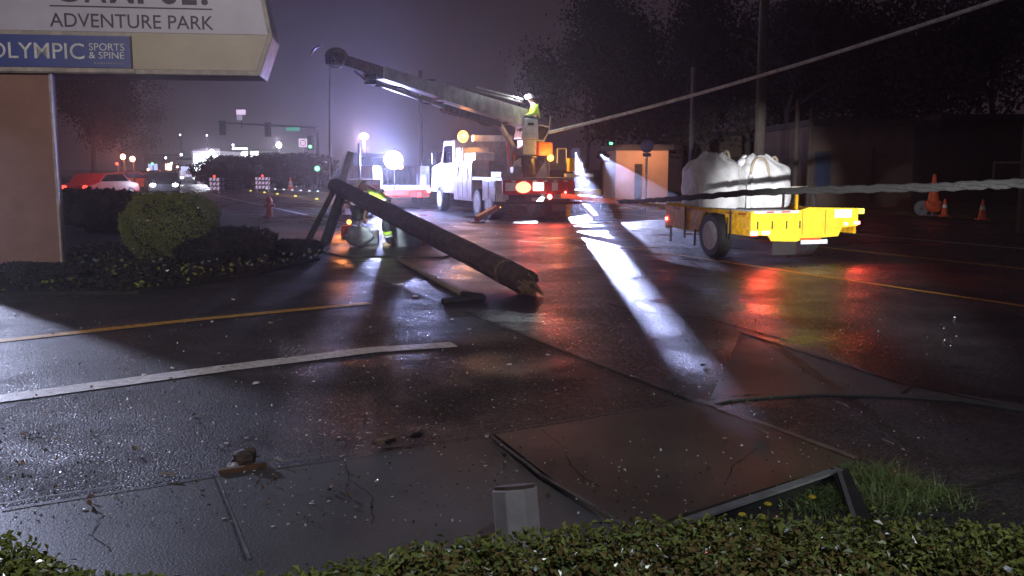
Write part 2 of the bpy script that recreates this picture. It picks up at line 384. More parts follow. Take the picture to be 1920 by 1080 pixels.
# ================================================================ BUSINESS SIGN
SY = R(8.0)
so = at(115, 310, 14.3); sgn = thing('business_sign', 'big pale sign board on a brown stucco pillar beside the planting bed', 'sign', (so.x, so.y, 0), SY)
Msi = Matrix.Rotation(-SY, 4, 'Z') @ Matrix.Translation((-so.x, -so.y, 0))
def sl(px, py):          # pixel -> point of the sign's face plane (local y = -.42)
    n = Vector((-math.sin(SY), math.cos(SY), 0)); p0 = Vector((so.x, so.y, 0)) + n * -.42
    d = ray(px, py); t = (p0 - Vector((0, 0, H))).dot(n) / d.dot(n); return Msi @ (Vector((0, 0, H)) + d * t)
MB().box((-1.9, -.3, 0), (.0, -.02, 3.6)).build('pillar', M['brown_render'], sgn, bevel=.02)
MB().box((.002, -.33, 0), (.035, -.25, 3.6)).build('lit_edge_strip', M['frame'], sgn)  # pale strip carries the bright lit edge of the pillar
zb = sl(250, 139).z; xr = sl(487, 140).x; xm = sl(511, 70).x; zm = sl(511, 70).z; xt = sl(497, 0).x; zt = 5.4
xt2 = xm - (xm - xt) * (zt - zm) / (sl(497, 0).z - zm)
poly = [(-4.5, zb), (xr, zb), (xm, zm), (xt2, zt), (-4.5, zt)]
MB().prism(poly, -.40, .55, 'y').build('cabinet', M['frame'], sgn, bevel=.012)
# face panels slightly proud of the cabinet, inside its frame
zs = sl(487, 65).z; z1 = zb + .075
def inset(x, z): return x - .07
MB().prism([(-4.45, zs), (xm - .07, zs), (xt2 - .07, zt - .05), (-4.45, zt - .05)], -.412, -.402, 'y').build('upper_panel', M['signwhite'], sgn)
xb = sl(248, 95).x
MB().prism([(xb, z1), (xr - .05, z1), (xm - .075, zs - .01), (xb, zs - .01)], -.412, -.402, 'y').build('lower_panel', M['signcream'], sgn)
zbt, zbb = sl(130, 66).z, sl(130, 126).z
bp_ = MB().prism([(-4.45, zbb), (xb - .004, zbb), (xb - .004, zbt), (-4.45, zbt)], -.424, -.4125, 'y').build('tenant_panel', M['signblue'], sgn)
MB().box((xb - .03, -.43, zbb), (xb - .003, -.4245, zbt)).build('panel_rim', M['signdark'], bp_)
MB().box((-4.45, -.43, zbb - .07), (xb + .02, -.41, zbb - .012)).build('panel_rail', M['frame'], sgn)
text('lettering', 'ADVENTURE PARK', M['signdark'], sgn, sl(93, 40).x, sl(400, 40).x, sl(245, 53).z, sl(245, 27).z, -.413, .004)
MB().box((sl(93, 12).x, -.417, sl(245, 15.2).z), (sl(398, 12).x, -.413, sl(245, 12.6).z)).build('underline', M['signdark'], sgn)
zb2 = sl(245, 6.5).z; h2 = .42
for ch, a_, b_ in (('C', 99, 148), ('A', 158, 200), ('M', 206, 251), ('P', 258, 296), ('U', 300, 334), ('L', 341, 369), ('!', 377, 390)):
    text('lettering', ch, M['signdark'], sgn, sl(a_, 5).x, sl(b_, 5).x, zb2, zb2 + h2, -.413, .02)
lb = M['frame']
text('lettering', 'OLYMPIC', M['reflect'], bp_, sl(-22, 95).x, sl(158, 95).x, sl(80, 110).z, sl(80, 80).z, -.425, .003)
text('lettering', 'SPORTS', M['reflect'], bp_, sl(167, 88).x, sl(233, 88).x, sl(200, 95).z, sl(200, 81.5).z, -.425, .0)
text('lettering', '& SPINE', M['reflect'], bp_, sl(167, 103).x, sl(233, 103).x, sl(200, 110).z, sl(200, 97.5).z, -.425, .0)
mb = MB(); xa, xb2, za, zc = sl(177, 117).x, sl(233, 117).x, sl(200, 120.5).z, sl(200, 116.5).z   # the small line is too blurred to read: only its strokes
for k in range(13):
    u = xa + (xb2 - xa) * k / 13; mb.box((u, -.428, za), (u + (xb2 - xa) * .05, -.4245, zc - (.006 if k % 3 else 0)))
mb.build('small_print', M['plastic'], bp_)

# ================================================================ PLANTS
def bush(name, c, rx, ry, rz, n, size, mats, label, cat='bush', zc=None, sq=2.8, group=None):
    t = thing(name, label, cat, (c[0], c[1], c[2]), 0, group)
    d = rng.normal(0, 1, (n, 3)); d /= np.linalg.norm(d, axis=1)[:, None]
    k = (np.abs(d) ** sq).sum(1) ** (-1 / sq)
    lump = 1 + .06 * np.sin(d[:, 0] * 6 + d[:, 2] * 5) + .05 * np.sin(d[:, 1] * 9 + d[:, 0] * 4) + .035 * np.sin(d[:, 0] * 17 + d[:, 2] * 13) + (rng.random(n) < .05) * rng.uniform(0, .09, n)
    P = d * (k * lump * rng.uniform(.88, 1.03, n))[:, None] * np.array([rx, ry, rz]) + np.array([0, 0, rz])
    leaves('foliage', P, d, size, mats, t, jit=.7)
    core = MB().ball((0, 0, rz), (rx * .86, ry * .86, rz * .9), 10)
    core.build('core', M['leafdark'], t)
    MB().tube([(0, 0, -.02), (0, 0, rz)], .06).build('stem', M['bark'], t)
    return t
b1 = at(323, 488, 16.6)
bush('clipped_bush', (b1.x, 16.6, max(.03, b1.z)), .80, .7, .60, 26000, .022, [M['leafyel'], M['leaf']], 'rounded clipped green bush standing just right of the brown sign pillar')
for i, (px, py, Y, rx, rz, lab) in enumerate([
    (450, 500, 16.0, .65, .32, 'dark low shrub in front of the round clipped bush'),
    (395, 512, 15.4, .55, .24, 'small dark shrub at the foot of the round clipped bush'),
    (555, 492, 17.2, .5, .16, 'flat dark shrub at the right tip of the planting bed'),
    (60, 520, 13.2, .8, .14, 'dark shrub at the foot of the brown sign pillar'),
    (210, 440, 24, 1.6, .42, 'large dark shrub behind the pillar and left of the clipped bush'),
    (150, 400, 30, 2.2, .48, 'wide black hedge shrub beyond the pillar under the red car lights'),
    (455, 337, 75, 4.0, 1.35, 'far dark shrub mass behind the left striped barricade'),
    (540, 337, 80, 4.2, 1.5, 'far dark shrub mass behind the right striped barricade')]):
    p = at(px, py, Y)
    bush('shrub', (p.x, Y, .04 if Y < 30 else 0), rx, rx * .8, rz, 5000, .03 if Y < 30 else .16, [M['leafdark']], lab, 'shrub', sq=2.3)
# ground cover in the bed: leaves and small pale flowers
pts = []
bx = [Vector(p) for p in bed]
def inpoly(x, y, poly):
    c = False; j = len(poly) - 1
    for i in range(len(poly)):
        xi, yi = poly[i][0], poly[i][1]; xj, yj = poly[j][0], poly[j][1]
        if (yi > y) != (yj > y) and x < (xj - xi) * (y - yi) / (yj - yi) + xi: c = not c
        j = i
    return c
while len(pts) < 9000:
    x, y = random.uniform(-12, -2.5), random.uniform(12, 19)
    if inpoly(x, y, bed): pts.append((x, y, .05 + random.random() ** 2 * .16))
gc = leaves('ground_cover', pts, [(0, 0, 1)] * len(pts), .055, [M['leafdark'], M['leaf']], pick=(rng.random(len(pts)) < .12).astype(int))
gc['kind'] = 'stuff'
fl = []
for i in range(26):
    px = random.uniform(100, 620); p = gp(px, 516 + random.uniform(-8, 10) - max(0, px - 420) * .12)
    f = MB()
    for k in range(4):
        q = k * 1.57 + random.random(); f.ball((math.cos(q) * .015, math.sin(q) * .015, .13 + random.random() * .04), (.014, .014, .012), 6)
    o = f.build('flower', M['plastic']); o.location = (p.x, p.y, .05)
    tag(o, 'small pale bedding flower in the dark planting bed', 'flower', 'pale flowers in the planting bed')

# foreground hedge
prof = [(-300, 1000), (0, 1001), (60, 1012), (95, 1045), (130, 1066), (330, 1086), (520, 1072), (640, 1052), (760, 1030), (900, 1002), (1060, 985), (1250, 972), (1500, 966), (1700, 973), (1920, 984), (2250, 990)]
ZH = .84
edge = [gp(a, b, ZH) for a, b in prof]
ex = np.array([p.x for p in edge]); ey = np.array([p.y for p in edge])
def hedge(name, x0, x1, n, label):
    t = thing(name, label, 'hedge', ((x0 + x1) / 2, 1.5, 0))
    o = np.array([(x0 + x1) / 2, 1.5, 0])
    X = rng.uniform(x0, x1, n); yb = np.interp(X, ex, ey); Y = yb - rng.random(n) ** 1.0 * (yb - 1.15)
    Z = ZH - .015 - rng.random(n) ** 1.4 * .09 + .02 * np.sin(X * 9) * np.cos(Y * 8) + .012 * np.sin(X * 31 + Y * 17)
    Z += (rng.random(n) < .03) * rng.uniform(0, .05, n)
    brown = .5 + .35 * np.sin(X * 2.3 + 1) - .6 * np.clip((Y - yb + .25) / .25, 0, 1)
    pick = np.where(rng.random(n) < np.clip(brown, .08, .8), 1, 0) + 0
    pick = np.where(rng.random(n) < .25, 2, pick)
    pick = np.where(rng.random(n) < .012, 3, pick)
    P = np.stack([X, Y, Z], 1) - o
    m2 = n // 3; X2 = rng.uniform(x0, x1, m2); Y2 = np.interp(X2, ex, ey) + rng.uniform(-.03, .02, m2); Z2 = ZH - rng.random(m2) * .6
    P2 = np.stack([X2, Y2, Z2], 1) - o
    leaves('foliage', np.vstack([P, P2]), np.vstack([np.tile([0, 0, 1], (n, 1)), np.tile([0, 1, .3], (m2, 1))]), .0115, [M['leaf'], M['leafbrown'], M['leafyel'], M['glint_leaf']], t, jit=.65, pick=np.concatenate([pick, np.zeros(m2, int)]))
    xs = np.linspace(x0, x1, 30); mb = MB()
    for a, b in zip(xs, xs[1:]):
        ya, yb_ = np.interp(a, ex, ey) - .04, np.interp(b, ex, ey) - .04
        mb.add([(a - o[0], ya - 1.5, .02), (b - o[0], yb_ - 1.5, .02), (b - o[0], yb_ - 1.5, ZH - .07), (a - o[0], ya - 1.5, ZH - .07), (a - o[0], 1.1 - 1.5, ZH - .07), (b - o[0], 1.1 - 1.5, ZH - .07), (a - o[0], 1.1 - 1.5, .02), (b - o[0], 1.1 - 1.5, .02)], [(0, 1, 2, 3), (3, 2, 5, 4), (4, 5, 7, 6)])
    mb.build('dark_core', M['leafdark'], t)  # dark filler under the leaves, no branches modelled; blocks the view through
xs0 = float(np.interp(0, [0], [0])); xl = gp(180, 1085, ZH).x
hedge('hedge', xl, 1.75, 80000, 'long low wet hedge running along the bottom edge of the picture')
hedge('corner_hedge', -1.6, xl - .01, 22000, 'small wet hedge clump in the bottom left corner')

# ================================================================ FOREGROUND THINGS
# tilted faceted bollard behind the hedge
q = gp(968, 1010, 0.02); bo = thing('concrete_bollard', 'knocked over faceted pale bollard poking up behind the hedge', 'bollard', (q.x + .02, q.y - .25, .0))
mb = MB(); r0 = .105
ring = [(r0 * math.cos(R(22.5 + 45 * k)), r0 * math.sin(R(22.5 + 45 * k))) for k in range(8)]
mb.prism(ring, 0, .33, 'z')
b_ = mb.build('post', mat('bollard concrete', (.40, .36, .35), .6, var=.12, bump=.2), bo, bevel=.006); b_.rotation_euler = (R(-16), R(-5), 0)
MB().prism([(x * .9, y * .9) for x, y in ring], .33, .345, 'z').build('cap', M['wallbrown'], bo).rotation_euler = b_.rotation_euler
# bent metal edging frame lying at the hedge
A, B, Cc = gp(1268, 985, .05), gp(1573, 882, .12), gp(1616, 975, .05)
ed = thing('metal_edging', 'bent black metal edging frame lying at the corner of the brown slab', 'edging', (A.x, A.y, 0))
def beam(a, b, w_, h_):
    a, b = Vector(a), Vector(b); t = (b - a).normalized(); s = Vector((t.y, -t.x, 0)).normalized() * w_ / 2; u = Vector((0, 0, h_))
    return MB().add([a - s, a + s, b + s, b - s, a - s + u, a + s + u, b + s + u, b - s + u], [(0, 1, 2, 3), (4, 5, 6, 7), (0, 1, 5, 4), (1, 2, 6, 5), (2, 3, 7, 6), (3, 0, 4, 7)])
O = Vector((A.x, A.y, 0))
beam(A - O, B - O, .05, .012).build('top_flange', M['alu'], ed)
beam(A - O - Vector((0, 0, .16)), B - O - Vector((0, 0, .16)), .02, .16).build('side_web', M['darkmetal'], ed)
beam(B - O, Cc - O, .09, .012).build('return_flange', M['darkmetal'], ed)
beam(B - O + Vector((-.02, -.05, .012)), Cc - O + Vector((-.04, 0, .012)), .022, .01).build('bright_rod', M['steel'], ed)
# grass tufts and dandelions by the edging
def tuft(px, py, n, hgt, spread, label, z=0):
    p = gp(px, py, z); V = []; Fc = []
    for i in range(n):
        a = random.uniform(0, 6.28); r = random.random() ** .7 * spread; x, y = r * math.cos(a), r * math.sin(a)
        L = hgt * random.uniform(.25, .72); b = random.uniform(0, 6.28); lean = random.uniform(.3, 2.2) * L; wd = random.uniform(.003, .006)
        pr = Vector((-math.sin(b), math.cos(b), 0)) * wd; k = len(V)
        for s in range(4):
            f = s / 3; c = Vector((x, y, 0)) + Vector((math.cos(b) * lean * f * f, math.sin(b) * lean * f * f, L * (f - .3 * f * f)))
            V += [c - pr * (1 - f * .9), c + pr * (1 - f * .9)]
        for s in range(3): Fc.append((k + 2 * s, k + 2 * s + 1, k + 2 * s + 3, k + 2 * s + 2))
    o = MB().add(V, Fc).build('grass_tuft', M['grass']); o.location = (p.x, p.y, z)
    return tag(o, label, 'grass', None)
for a_ in ((1645, 905, 420, .19, .17, 'tallest bright green grass tuft right beside the metal edging corner'), (1665, 950, 420, .2, .2, 'grass tuft between the edging and the hedge, near the bright rod'),
           (1715, 925, 300, .15, .18, 'middle green grass tuft right of the metal edging'), (1765, 945, 160, .12, .16, 'sparse grass tuft at the right end of the weeds'),
           (1560, 945, 260, .2, .13, 'green tuft inside the angle of the metal edging'), (1520, 965, 160, .14, .14, 'short tuft inside the edging next to the dandelions')):
    tuft(*a_)
for px, py, lab in ((1440, 945, 'yellow dandelion furthest left above the hedge edge'), (1523, 932, 'yellow dandelion inside the metal edging angle'), (1392, 965, 'yellow dandelion half hidden by the hedge top'), (1428, 968, 'yellow dandelion just above the hedge beside the edging')):
    p = gp(px, py, .22); f = thing('dandelion', lab, 'flower', (p.x, p.y, 0), 0, 'dandelions by the metal edging')
    MB().ball((0, 0, .22), (.018, .018, .009), 8).build('flower_head', M['flower'], f); MB().tube([(.01, 0, 0), (0, 0, .22)], .003, 5).build('stem', M['grass'], f)

# debris on the asphalt
def chunk(px, py, s, m, name, label, cat, group=None, flat=.5, z=.012):
    p = gp(px, py); mb = MB(); k = len(mb.v); mb.ball((0, 0, s * flat * .6), (s, s * random.uniform(.5, .9), s * flat), 6)
    V = []
    for v in mb.v:
        d = mnoise.noise(Vector(v) * (2.2 / s) + Vector((px, py, 0))) * s * .5; V.append((v[0] + d, v[1] + d * .6, max(0, v[2] + d * flat)))
    mb.v = V; o = mb.build(name, m); o.location = (p.x, p.y, z); o.rotation_euler = (0, 0, random.uniform(0, 6)); return tag(o, label, cat, group)
chunk(458, 872, .075, M['pole'], 'bark_chunk', 'dark jagged chunk of wood at the sidewalk edge above the left slab joint', 'debris', flat=.75)
chunk(437, 880, .035, M['reflect'], 'plastic_fragment', 'white fragment beside the dark wood chunk', 'debris')
pl_ = beam(gp(410, 894), gp(500, 880), .03, .025).build('broken_lath', mat('orange lath', (.16, .08, .04), .6)); pl_.location.z = .015; tag(pl_, 'thin orange-brown lath on the sidewalk edge under the wood chunk', 'debris')
pl_ = beam(gp(702, 838), gp(742, 828), .05, .03).build('wood_splinter', M['splinter']); pl_.location.z = .01; tag(pl_, 'wide dark splinter lying at the sidewalk edge right of centre left', 'debris')
chunk(780, 822, .05, M['soil'], 'dirt_clod', 'dark clod of dirt against the sidewalk edge beside the wide splinter', 'debris', flat=.3)
chunk(730, 832, .055, M['soil'], 'dirt_clod', 'dark clod of dirt under the wide splinter', 'debris', flat=.3)
chunk(912, 823, .02, M['reflect'], 'plastic_fragment', 'white fragment on the corner of the brown slab', 'debris')
chunk(1317, 688, .022, M['leafdark'], 'leaf_litter', 'small dark leaf clump on the bright lit strip', 'debris')
chunk(1180, 588, .045, M['soil'], 'dirt_clod', 'dark clod on the left edge of the bright lit strip', 'debris', flat=.12, z=.004)
chunk(1311, 729, .014, M['reflect'], 'plastic_fragment', 'bright fragment at the bottom of the lit strip', 'debris')
for i, (a_, b_, c_, d_, lab) in enumerate([(1415, 803, 1440, 812, 'pale stick on the brown slab edge'), (1655, 824, 1675, 832, 'pale stick on the apron at the right'), (1568, 753, 1590, 762, 'pale stick just below the gutter lip'), (515, 860, 532, 866, 'thin straw lying above the left slab joint'), (300, 887, 330, 889, 'thin straw left of the wood chunk')]):
    o = MB().tube([gp(a_, b_, .045), gp(c_, d_, .045)], .006, 6).build('stick', M['palewood']); tag(o, lab, 'stick')
for px, py, s, c in ((480, 721, .045, 1), (588, 717, .022, 1), (322, 692, .035, 1), (270, 705, .035, 1), (236, 693, .022, 0), (955, 685, .03, 1), (1027, 667, .03, 1), (880, 619, .03, 1), (848, 600, .03, 1), (778, 557, .05, 1), (1003, 722, .02, 0), (437, 563, .04, 1), (398, 605, .04, 1), (508, 607, .04, 0), (690, 595, .04, 0), (462, 823, .018, 1), (425, 833, .02, 1), (160, 858, .015, 1), (636, 822, .018, 1), (585, 952, .015, 1), (160, 963, .018, 1), (420, 980, .014, 1), (512, 995, .014, 1), (668, 958, .012, 0), (1010, 858, .012, 1), (1020, 866, .012, 1), (960, 612, .03, 0), (1165, 640, .03, 0), (1045, 740, .02, 0), (640, 862, .012, 1), (725, 815, .02, 0), (860, 805, .015, 0), (1120, 905, .012, 1), (910, 880, .012, 1), (690, 700, .02, 0), (540, 740, .015, 1)):
    chunk(px, py, s * .8, M['reflect'] if c else M['palewood'], 'litter_scrap', 'small scrap of scattered litter on the wet ground', 'litter', 'scattered scraps of debris', flat=.3, z=.02 if py > 850 else .006)
# loose grit and tiny scraps over the wet ground
def grit(name, n, px, py, size, m, lab=None):
    P = []
    while len(P) < n:
        x, y = random.uniform(*px), random.uniform(*py); p = gp(x, y, .0)
        if random.random() < .35 + .65 * (1 - (x / 1920)) : P.append((p.x, p.y, .036 if (y > 825) else .014))
    o = leaves(name, P, [(0, 0, 1)] * n, size, [m], jit=.5); o['kind'] = 'stuff'; return o
grit('grit', 900, (-100, 1800), (590, 1000), .011, M['reflect'])
grit('leaf_litter', 260, (-100, 1500), (600, 960), .022, M['splinter'])
grit('dark_grit', 900, (-100, 1900), (560, 1000), .010, M['soil'])
# ================================================================ FALLEN POLE AND ITS PROPS
pe, pb = at(628, 348, 20.5), gp(985, 552)
pb = Vector((pb.x, pb.y, .17))
fp = thing('utility_pole', 'thick broken wooden pole lying slanted from the raised far end to the road', 'utility pole', (pb.x, pb.y, 0))
Lp = [(pb.lerp(pe, t) - Vector((pb.x, pb.y, 0))) for t in (0, .06, .15, .3, .5, .7, .85, 1)]
sh = MB(); NP, NA = 90, 40; sd_ = Vector(((pe - pb).y, -(pe - pb).x, 0)).normalized(); ud_ = sd_.cross((pe - pb).normalized())
gro = [random.uniform(-.007, .004) if random.random() < .75 else -.016 for _ in range(NA)]; VV = []
for i in range(NP):
    c = Lp[0].lerp(Lp[-1], i / (NP - 1)); rr = .180 - .012 * i / NP
    for k in range(NA):
        q = 2 * math.pi * k / NA; j = gro[(k + int(3 * math.sin(i * .07))) % NA] * (.6 + .8 * mnoise.noise(Vector((i * .12, k * .5, 2)))) + .006 * mnoise.noise(Vector((i * .35, math.cos(q) * 2, math.sin(q) * 2)))
        VV.append(c + (sd_ * math.cos(q) + ud_ * math.sin(q)) * (rr + j) + (pb - pe).normalized() * (abs(mnoise.noise(Vector((k * .6, 0, 5)))) * .22 if i == 0 else 0))
sh.add(VV, [(i * NA + k, i * NA + (k + 1) % NA, (i + 1) * NA + (k + 1) % NA, (i + 1) * NA + k) for i in range(NP - 1) for k in range(NA)] + [tuple(range((NP - 1) * NA, NP * NA)), tuple(range(NA - 1, -1, -1))])
sh.build('shaft', M['pole'], fp)
mb = MB(); dpo = (pe - pb).normalized()
for i in range(60):
    a = random.uniform(0, 6.28); r = random.uniform(.02, .15); s = Vector((dpo.y, -dpo.x, 0)).normalized(); u = s.cross(dpo)
    c = Lp[0] + s * math.cos(a) * r + u * math.sin(a) * r; L = random.uniform(.05, .34) * (1.3 if i % 5 == 0 else .8)
    mb.tube([c + dpo * .04, c - dpo * L + Vector((0, 0, -L * .25))], [.03, .003], 5)
mb.build('splinters', M['splinter'], fp)
MB().tube([Lp[1] + dpo * .0, Lp[1] + dpo * .05], .187, 22).build('band', M['splinter'], fp)
fp['group'] = 'broken pole'
del fp['group']
o = MB().tube([gp(748, 487, .05), gp(868, 552, .03)], [.035, .045], 8).build('broken_crossarm', M['palewood']); tag(o, 'thin pale length of timber on the ground left of the fallen pole', 'timber')
o = MB().tube([gp(868, 552, .05), gp(905, 558, .05), gp(830, 566, .03)], .05, 8).build('rubber_hose', M['black']); tag(o, 'black lump of hose at the end of the pale timber', 'hose')
for i, (a, b, r_, lab) in enumerate([(at(632, 345, 20.6), gp(578, 452), .07, 'thinner leaning timber at the far left of the pair'), (at(645, 350, 20.2), gp(610, 457), .12, 'thicker leaning timber propping the raised end of the pole')]):
    o = MB().tube([a, b + Vector((0, 0, .02))], [r_ * .9, r_], 10).build('timber_prop', M['timber']); tag(o, lab, 'timber prop', 'timbers under the pole end')
o = MB().tube([at(623, 338, 20.6), at(631, 302, 20.6)], .02, 6).build('sling_rod', M['steel']); tag(o, 'short bright rod standing on the raised pole end', 'rod')
o = MB().box((-.07, -.03, 0), (.07, .03, .75), Matrix.Rotation(R(18), 4, 'Y')).build('sling_strap', M['plastic']); o.location = at(640, 345, 20.4); tag(o, 'pale flat strap leaning on the raised pole end', 'strap')
# ropes and cables
tip = at(618, 128, 20.5)
o = MB().tube([tip, at(618, 300, 20.5), pe + Vector((-.1, 0, .15))], .012, 6).build('winch_line', M['rope']); tag(o, 'thin vertical winch line from the boom tip to the pole', 'rope')
P0, P1 = at(1030, 248, 30), at(1960, -30, 20)
wire = [P0.lerp(P1, t) - Vector((0, 0, .35 * 4 * t * (1 - t) * .5)) for t in np.linspace(0, 1, 14)]
o = MB().tube(wire, .05, 8).build('overhead_cable', M['rope']); tag(o, 'taut pale cable rising from the truck to the upper right', 'cable')
pts = [at(930, 383, 29.0), at(1000, 380, 29.0), at(1090, 380, 28.4), at(1190, 377, 22), at(1262, 373, 16.6), at(1400, 362, 13.6), at(1550, 356, 12), at(1750, 351, 10.3), at(1920, 343, 9.3), at(2050, 336, 8.6)]
def smooth_path(p, n=10):
    out = []
    for i in range(len(p) - 1):
        p0, p1, p2, p3 = p[max(0, i - 1)], p[i], p[i + 1], p[min(len(p) - 1, i + 2)]
        for k in range(n):
            t = k / n; out.append(.5 * ((2 * p1) + (p2 - p0) * t + (2 * p0 - 5 * p1 + 4 * p2 - p3) * t * t + (3 * p1 - p0 - 3 * p2 + p3) * t ** 3))
    out.append(p[-1]); return out
path = smooth_path(pts, 24)
cb = thing('cable_bundle', 'thick twisted bundle of grey cables sagging across the trailer', 'cable', path[0])
for k, r_ in ((0, .029), (1, .024), (2, .027)):
    q_ = []
    for i, p in enumerate(path):
        a = i * .33 + k * 2.09; q_.append(p - path[0] + Vector((0, math.cos(a) * .022, math.sin(a) * .026 + .004 * math.sin(i * 1.7))))
    MB().tube(q_, r_, 7).build('strand', M['cable'], cb, smooth=True)

# ================================================================ YELLOW TRAILER
TH = R(18); tr0 = Vector((4.23, 16.2, 0))
tr = thing('trailer', 'yellow utility trailer carrying two white bulk bags', 'trailer', tr0, TH)
W_, L_ = 2.27, 3.15
side = [(0, .50), (.72, .50), (.86, .86), (1.62, .86), (1.80, .46), (2.5, .46), (L_, .50), (L_, .95), (0, .93)]
for x in (0, W_ - .05):
    p_ = MB().prism(side, x, x + .05, 'x').build('side_panel', M['yellow'], tr, bevel=.006)
    if x == 0:
        for y0, y1 in ((.12, .38), (.55, .8), (2.1, 2.35), (2.6, 2.85)): MB().box((-.006, y0, .865), (-.001, y1, .9)).build('reflective_tape', M['redrust'], p_)
        MB().box((-.02, .60, .40), (-.001, .64, .93)).build('rib', M['darkmetal'], p_); MB().box((-.02, 2.32, .30), (-.001, 2.36, .93)).build('rib', M['darkmetal'], p_)
        for y in (1.9, 2.9):MB().box((-.03, y, .18), (-.001, y + .03, .5)).build('bracket', M['darkmetal'], p_)
MB().box((.052, .06, .84), (W_ - .052, L_, .875)).build('floor', M['alu'], tr)
rear = [(0, .52), (.36, .50), (.44, .40), (.95, .38), (1.10, .42), (1.85, .46), (1.93, .62), (W_, .64), (W_, .97), (1.2, 1.0), (1.02, .95), (0, .94)]
rp_ = MB().prism(rear, -.045, -.001, 'y').build('tailgate', mat('glare-lightened yellow paint', (.84, .58, .04), .35, var=.14, scale=7), tr, bevel=.006)  # yellow lightened to carry the headlight glare on the rear
for x in (.12, .42, .72, 1.0): MB().box((x, -.06, .62), (x + .02, -.046, .76)).build('hook', M['darkmetal'], rp_)
for x in (1.06, 1.55): MB().box((x, -.05, .5), (x + .012, -.046, .95)).build('seam', M['redrust'], rp_)
MB().box((.05, -.055, .90), (.98, -.046, .945)).build('reflective_tape', mat('retro tape', (.75, .6, .62), .3), rp_)
MB().box((.30, -.058, .91), (.45, -.0555, .935)).build('reflective_tape', M['red'], rp_); MB().box((.62, -.058, .91), (.8, -.0555, .935)).build('reflective_tape', M['red'], rp_)
MB().box((1.05, -.05, .33), (1.62, -.03, .41)).build('number_plate', M['reflect'], tr, bevel=.004)
MB().box((1.03, -.07, .405), (1.45, -.05, .445)).build('plate_light_bar', M['orange'], tr)
def lens(x0, x1, z0, z1, e, y=-.075):
    return MB().box((x0, y, z0), (x1, y + .028, z1), ch=.01).build('tail_light', e, tr)
lens(-.01, .13, .51, .59, E['redhot']); lens(.22, .38, .52, .59, E['redhot']); lens(1.96, 2.04, .66, .71, E['redhot']); lens(2.18, 2.30, .67, .73, E['redhot'])
MB().box((W_ + .0, -.02, .86), (W_ + .16, .06, .96), ch=.015).build('marker_light', E['ybutton'], tr)
MB().box((1.75, -.052, .80), (2.12, -.046, .95)).build('reflector_plate', mat('retro white', (.85, .85, .85), .15), rp_)
MB().box((-.03, 3.10, .62), (-.001, 3.15, .68)).build('side_marker', E['redhot'], tr)
MB().box((0, L_ + .001, .45), (W_, L_ + .05, .98)).build('front_panel', M['yellow'], tr)
MB().tube([(.1, 1.24, .42), (W_ - .1, 1.24, .42)], .05).build('axle', M['darkmetal'], tr)
def wheel(x, y, r, wd, parent, out=-1, rimr=.62):
    pr = [(r * .55, -wd / 2), (r * .9, -wd / 2), (r * .985, -wd * .38), (r, -wd * .2), (r, wd * .2), (r * .985, wd * .38), (r * .9, wd / 2), (r * .55, wd / 2)]
    t = MB().lathe(pr, 32, axis='x').build('wheel', M['black'], parent, smooth=True); t.location = (x, y, r)
    s = out
    pr = [(r * .64, s * wd * .505), (r * .60, s * wd * .50), (r * .55, s * wd * .30), (r * .40, s * wd * .12), (r * .26, s * wd * .14), (r * .24, s * wd * .46), (r * .14, s * wd * .5), (.01, s * wd * .5)]
    rm = MB().lathe(pr, 28, axis='x').build('rim', M['rim'], t, smooth=True)
    nb = MB()
    for k in range(8):
        a = k * math.pi / 4; nb.ball((s * wd * .16, math.cos(a) * r * .33, math.sin(a) * r * .33), .018, 5)
    nb.build('wheel_nut', M['darkmetal'], t)
    MB().lathe([(r * .50, s * wd * .225), (r * .36, s * wd * .135)], 28, axis='x').build('hub_shade', M['black'], t)  # dark ring stands in for the shade inside the rim dish
    return t
wheel(.06, 1.24, .43, .27, tr, -1); wheel(W_ - .25, 1.24, .43, .27, tr, 1)
MB().box((-.02, .72, .42), (.22, .735, .80)).build('mud_flap', M['black'], tr); MB().box((.5, .02, .14), (1.0, .05, .38)).build('mud_flap', M['black'], tr)
Rt = Matrix.Rotation(-TH, 4, 'Z') @ Matrix.Translation(-tr0)
hit = Rt @ Vector((1.6, 28.6, .78))
beam((.9, L_ + .05, .72), hit, .14, .14).build('drawbar', M['yellow'], tr)
tpb = beam((.82, L_ + 2.0, .77), hit.lerp(Vector((.9, L_, .72)), .45) + Vector((-.08, 0, .05)), .012, .035).build('reflective_tape', M['reflect'], tr)
for a in (0.25, W_ - .25): beam((a, L_ + .05, .70), (.9, L_ + 1.6, .70), .09, .1).build('tongue_brace', M['yellow'], tr)
MB().box((1.02, .1, .875), (1.06, .14, 1.30)).build('stake', M['yellow'], tr)
o = MB().tube([(1.55, .2, .88), (1.72, .55, 1.28)], .035, 8).build('jack_handle', M['darkmetal'], tr)

